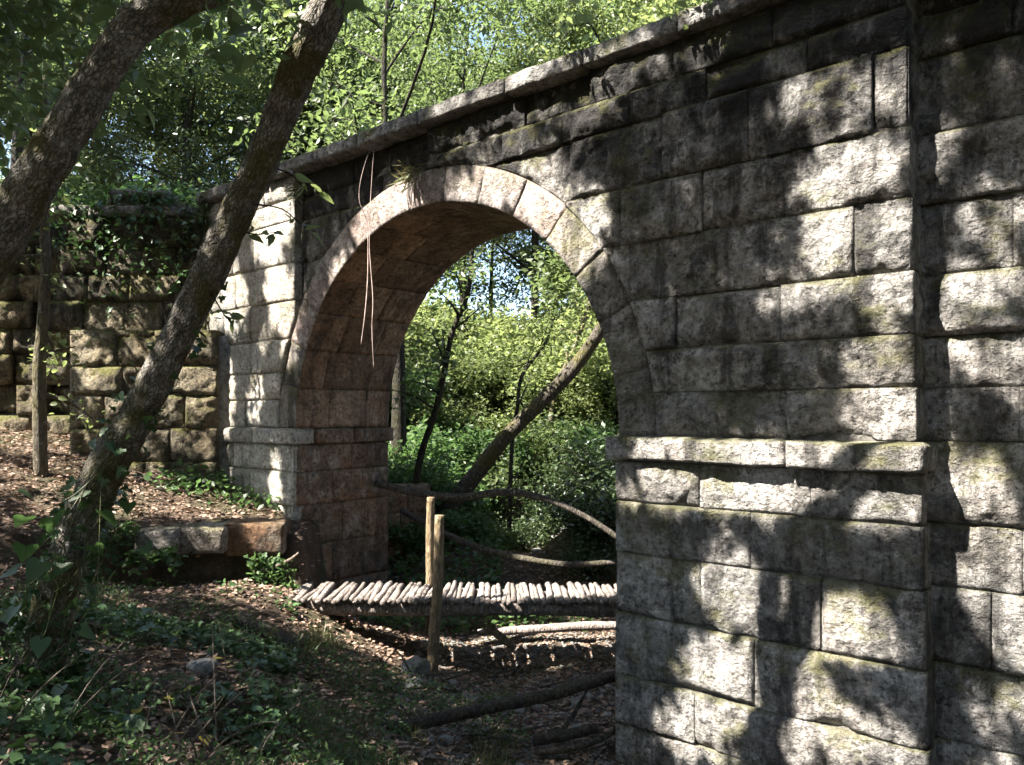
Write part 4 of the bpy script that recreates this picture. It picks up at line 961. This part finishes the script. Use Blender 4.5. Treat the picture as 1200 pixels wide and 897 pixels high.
sapling('sapling', 'pale thin sapling with light green leaves before the rubble wall', [gp_(48, 10.3, -.1), P(46, 440, 10.3), P(50, 380, 10.3), P(54, 310, 10.3), P(52, 250, 10.3), P(58, 170, 10.3), P(52, 90, 10.3)], [.09, .08, .07, .066, .06, .05, .03], M['bark_pale'], M['leaf_bright'], 420, .10, 401, .8, 10, .08)
sapling('sapling', 'dark curving sapling with green leaves standing just beyond the arch', [gp_(478, 12.8, -.1), P(492, 540, 12.8), P(508, 490, 12.8), P(520, 440, 12.8), P(530, 390, 12.8), P(548, 345, 12.8), P(553, 300, 12.8), P(560, 240, 12.8)], [.07, .06, .055, .05, .045, .04, .035, .02], M['bark_dark'], M['leaf_green'], 800, .11, 402, .9, 14, .3)
sapling('sapling', 'thin forked sapling with bare dark stems amid the undergrowth', [gp_(596, 15.5, -.1), P(600, 520, 15.5), P(606, 480, 15.5), P(612, 440, 15.5), P(640, 400, 15.5), P(655, 350, 15.5)], [.05, .045, .04, .04, .03, .02], M['bark_dark'], M['leaf_bright'], 700, .11, 403, 1.0, 10, .4)
sapling('sapling', 'pale slim trunk catching sun among the bushes beyond the arch', [gp_(640, 19, -.1), P(650, 460, 19), P(668, 420, 19), P(682, 385, 19), P(695, 340, 19), P(700, 280, 19)], [.08, .07, .065, .06, .05, .03], M['bark_pale'], M['leaf_bright'], 900, .12, 404, 1.3, 10, .35)
sapling('overhanging_branch', 'leafy green branch hanging beside the leaning trunk behind the arch', [P(760, 240, 13), P(730, 260, 12.6), P(700, 290, 12.3), P(672, 320, 12.1), P(650, 345, 12)], [.05, .04, .035, .028, .015], M['bark_dark'], M['leaf_green'], 2300, .11, 405, .85, 14, .1)
sapling('parapet_plant', 'bright green seedling leaves growing over the coping', [np.array([WX(838), YF + .1, E + 3.45]), np.array([WX(834), YF - .05, E + 3.6]), np.array([WX(828), YF - .3, E + 3.55]), np.array([WX(822), YF - .45, E + 3.4])], [.008, .007, .006, .004], M['bark_dark'], M['leaf_bright'], 110, .075, 406, .3, 8, .2)
sapling('parapet_plant', 'small green sprig on the coping over the right side of the arch', [np.array([WX(700), YF + .1, E + 3.46]), np.array([WX(695), YF - .05, E + 3.65]), np.array([WX(686), YF - .2, E + 3.6]), np.array([WX(680), YF - .3, E + 3.45])], [.008, .007, .006, .004], M['bark_dark'], M['leaf_bright'], 90, .075, 407, .3, 7, .2)
def branch_path(*a): return [P(*q) for q in a]
# ------------------------------------------------------------------ forest floor
def scatter(n, l0, l1, t0, t1, seed, dens=None, thr=0.0, sc=1.0):
    r = np.random.default_rng(seed); l = r.uniform(l0, l1, n); t = r.uniform(t0, t1, n)
    if dens is not None:
        k = fbm(np.stack([l * sc, t * sc, 0 * l], 1), 3, dens) > thr; l, t = l[k], t[k]
    x = l * RT[0] + t * FW[0]; y = l * RT[1] + t * FW[1]
    k = ~((y > YF - 0.05) & (y < YB + .1) & ((x < XL1 + .1) & (x > XL0 - .2) | (x > XR0 - .1))); l, t = l[k], t[k]
    p = l[:, None] * RT + t[:, None] * FW; p[:, 2] = ground_lt(l, t)
    return p, l, t, r
p, l, t, r = scatter(60000, -9, 3, 2.8, 13.5, 501)
p[:, 2] += r.uniform(.004, .03, len(p))
tag(put('leaf_litter', *leaves(p, r, .055, .55, None, .85, 'diamond', .0, .5), M['litter'], smooth=False), 'brown dead leaves strewn over path, banks and stream bed', 'leaf litter', kind='stuff')
p, l, t, r = scatter(30000, -5, 1.2, 10.5, 26, 502)
p[:, 2] += r.uniform(.01, .35, len(p)) ** 1.3
k = (np.abs(l - 0.55) > .7) | (t < 11.5)
tag(put('ground_cover', *leaves(p[k], r, .10, .6, None, .5, 'diamond', .2), M['fern'], smooth=False), 'low green plants carpeting the banks beyond the arch', 'ground cover', kind='stuff')
# ivy patches spilling over the bank edge
p, l, t, r = scatter(26000, -6, -1.4, 3.2, 9.2, 503, 61, -0.02, 0.75)
px = 600 + 900 * l / t; k = (px > -80) & (px < 345) & (t < 8.75) & ~((t > 8.2) & (px < 250) & (r.uniform(size=len(t)) > .12)); p = p[k]
p = p[(r.uniform(size=len(p)) < np.where(to_lt(p[:, 0], p[:, 1])[1] > 6.6, 1.0, .45))]
p = p[:2700]
p[:, 2] += r.uniform(.02, .16, len(p))
tag(put('ivy_patch', *leaves(p, r, .062, .95, None, .75, 'ivy', .25), M['ivy'], smooth=False), 'dark green ivy spreading over the shaded bank', 'ivy', kind='stuff')
p, l, t, r = scatter(30000, -5, .2, 3.2, 8.2, 504, 62, -0.05, 1.6)
p[:, 2] += r.uniform(.01, .14, len(p))
tag(put('small_plants', *leaves(p, r, .04, .4, None, .3, 'diamond', -.3), M['fern'], smooth=False), 'tiny green seedlings covering the shaded near bank', 'ground cover', kind='stuff')
p, l, t, r = scatter(9000, -2.2, .0, 5.2, 8.6, 505, 63, .25, 1.3)
V, F = leaves(p, r, .15, .06, np.stack([r.normal(size=len(p)) * .7, r.normal(size=len(p)) * .7, np.full(len(p), 1.0)], 1), 0, 'diamond', -.1)
tag(put('grass', V, F, M['dry_grass'], smooth=False), 'thin grass tufts on the slope above the stream', 'grass', kind='stuff')
p, l, t, r = scatter(9000, -1.2, 1.6, 6.4, 10.5, 506)
Vp = []; Fp = []
cubeV = np.array([[-1, -1, -1], [1, -1, -1], [1, 1, -1], [-1, 1, -1], [-1, -1, 1], [1, -1, 1], [1, 1, 1], [-1, 1, 1]]) * .5
n = len(p); sz = r.uniform(.008, .03, n)
V = p[:, None, :] + cubeV[None] * sz[:, None, None] * (1 + r.uniform(-.45, .45, (n, 8, 3))) * np.array([1.3, 1.1, .6])
F = (np.array([[0, 3, 2, 1], [4, 5, 6, 7], [0, 1, 5, 4], [1, 2, 6, 5], [2, 3, 7, 6], [3, 0, 4, 7]])[None] + (np.arange(n) * 8)[:, None, None]).reshape(-1, 4)
tag(put('gravel', V.reshape(-1, 3), F, M['rock'], smooth=False), 'dark pebbles of the stream bed', 'gravel', kind='stuff')
r9 = np.random.default_rng(77); n9 = 2000
pxs = r9.uniform(-120, 300, n9); dep = np.abs(r9.normal(size=n9)) * (0.35 + 0.9 * np.clip(fbm(np.stack([pxs * .022, 0 * pxs, 0 * pxs], 1), 3, 91) + .1, 0, 1))
tt = np.where(pxs > 60, T0 + .38, 12.15) + r9.uniform(-.06, .3, n9) * np.exp(-dep * 3)
pv = np.array([P(a, 485, b) for a, b in zip(pxs, tt)]); pv[:, 2] = E + 3.45 - dep + r9.uniform(-.05, .25, n9) * np.exp(-dep * 4)
tag(put('ivy_curtain', *leaves(pv, r9, .075, .85, None, .3, 'ivy', .8), M['ivy'], smooth=False), 'ivy and creepers trailing over the top of the wing wall', 'ivy', kind='stuff')
# ivy draped over the edge of the shelf
rd = np.random.default_rng(41); n = 1000; ld = rd.uniform(-5.2, -2.6, n); ld = ld[fbm(np.stack([ld * 1.7, 0 * ld, 0 * ld], 1), 2, 19) > -.12]; n = len(ld); te = np.interp(ld, SHE[:, 0], SHE[:, 1]); dd = -np.abs(rd.normal(size=n)) * .4 + .06
pd = ld[:, None] * RT + (te + np.where(dd < 0, -.12 + dd * .25, dd))[:, None] * FW
te = te - .25 * (ld > -4.4)
pd = ld[:, None] * RT + (te + np.where(dd < 0, -.12 + dd * .25, dd))[:, None] * FW
pd[:, 2] = np.where(dd < 0, -.28 * (ld > -4.4) + ground_lt(ld, te + .5) + dd * 1.1 * (0.6 + 0.8 * fbm(np.stack([ld * 3, 0 * ld, 0 * ld], 1), 2, 8)), ground_lt(ld, te + dd)) + rd.uniform(0, .1, n)
tag(put('draped_ivy', *leaves(pd, rd, .075, .95, None, .4, 'ivy', .5), M['fern'], smooth=False), 'green ivy draped over the edge of the path shelf', 'ivy', kind='stuff')
# large heart-shaped climber leaves by the oak's foot
def heart():
    o = [(0, 0), (-.16, .28), (-.10, .46), (.10, .52), (.35, .42), (.68, .2), (1.0, 0)]
    pts = [(a, b) for a, b in o] + [(a, -b) for a, b in o[-2:0:-1]]
    V = [(a, b, .06 * abs(b) * 2 - .10 * a * a) for a, b in pts] + [(.3, 0, -.02), (.65, 0, -.05)]
    n = len(pts); F = []
    for i in range(n):
        j = (i + 1) % n; c = n if (pts[i][0] + pts[j][0]) / 2 < .5 else n + 1
        F.append((c, i, j))
    F += [(n, 4, n + 1), (n, n + 1, n - 4)]
    me = mesh_from('leaf', np.array(V), F); me.materials.append(M['fern']); return me
hm = heart()
cl = empty('climbing_vine', gp_(40, 4.6), 'climbing vine with large heart-shaped green leaves around the mossy oak foot', 'vine')
spots = [(30, 640, 4.5, 34), (62, 606, 4.6, 40), (120, 600, 4.7, 34), (30, 606, 4.55, 30), (76, 660, 4.6, 30), (18, 712, 4.4, 28), (48, 660, 4.5, 36), (20, 668, 4.4, 30), (95, 738, 4.5, 30), (48, 750, 4.5, 28), (72, 805, 4.4, 30), (108, 845, 4.4, 32), (55, 850, 4.2, 26), (110, 640, 4.7, 24), (145, 615, 4.8, 26), (8, 780, 4.2, 28), (135, 670, 4.8, 22), (22, 575, 4.7, 26), (100, 575, 4.8, 26), (170, 640, 5, 22), (150, 590, 4.9, 22)]
r5 = random.Random(6); stem = MB()
for i, (px, y, t, s) in enumerate(spots):
    o = bpy.data.objects.new('leaf', hm); COL.objects.link(o); o.parent = cl
    q = P(px, y, t); o.location = Vector(q) - cl.location; k = s / 900 * t * .8
    o.scale = (k, k, k); o.rotation_euler = (r5.uniform(-.5, .5), r5.uniform(.2, 1.0), r5.uniform(0, 6.28))
    b = np.array(t2p[1 + i % 4]) + RT * r5.uniform(-.05, .1) - FW * .1
    stem.add(tube([b, (b + q) / 2 + np.array([0, 0, -.06]), q], [.004, .003, .002], 5, i, 0, 8, False))
stem.build('stem', M['dry_grass'], cl)
yl = [(225, 780, 5.2), (345, 866, 4.7), (195, 803, 5), (265, 765, 6), (278, 770, 6.1), (255, 778, 6), (270, 790, 5.9), (240, 858, 4.6), (205, 862, 4.5), (160, 833, 4.7), (120, 895, 4), (300, 885, 4.6)]
ym = bpy.data.meshes.new_from_object(bpy.data.objects[cl.children[0].name]); ym.name = 'yellow_leaf'; ym.materials.clear(); ym.materials.append(M['leaf_yellow'])
for px, y, t in yl:
    o = bpy.data.objects.new('yellow_leaf', ym); COL.objects.link(o); q = gp_(px, t, .06); o.location = q; k = r5.uniform(.05, .085); o.scale = (k, k, k)
    o.rotation_euler = (r5.uniform(-.4, .4), r5.uniform(-.2, .5), r5.uniform(0, 6.28)); tag(o, 'single yellow leaf lying on the shaded near bank', 'leaf', 'yellow leaves on the near bank')
for i in range(60):                                    # bare stems and twigs in the near undergrowth
    px, t = r5.uniform(-20, 300), r5.uniform(3.6, 5.4); p0 = gp_(px, t, 0); L = r5.uniform(.2, .6); a = r5.uniform(0, 6.28); d = np.array([math.cos(a) * .8, math.sin(a) * .8, r5.uniform(.2, 1.2)])
    o = put('twig', *tube([p0, p0 + d * L * .5 + np.array([0, 0, .04]), p0 + d * L], [.005, .004, .002], 5, i, .05, 10), M['pale_stick']); tag(o, 'thin pale twig sticking up from the near bank', 'twig', 'twigs on the near bank')
for pr in list(protos):
    if pr not in used:
        for ch in list(protos[pr].children): bpy.data.objects.remove(ch)
        bpy.data.objects.remove(protos[pr])
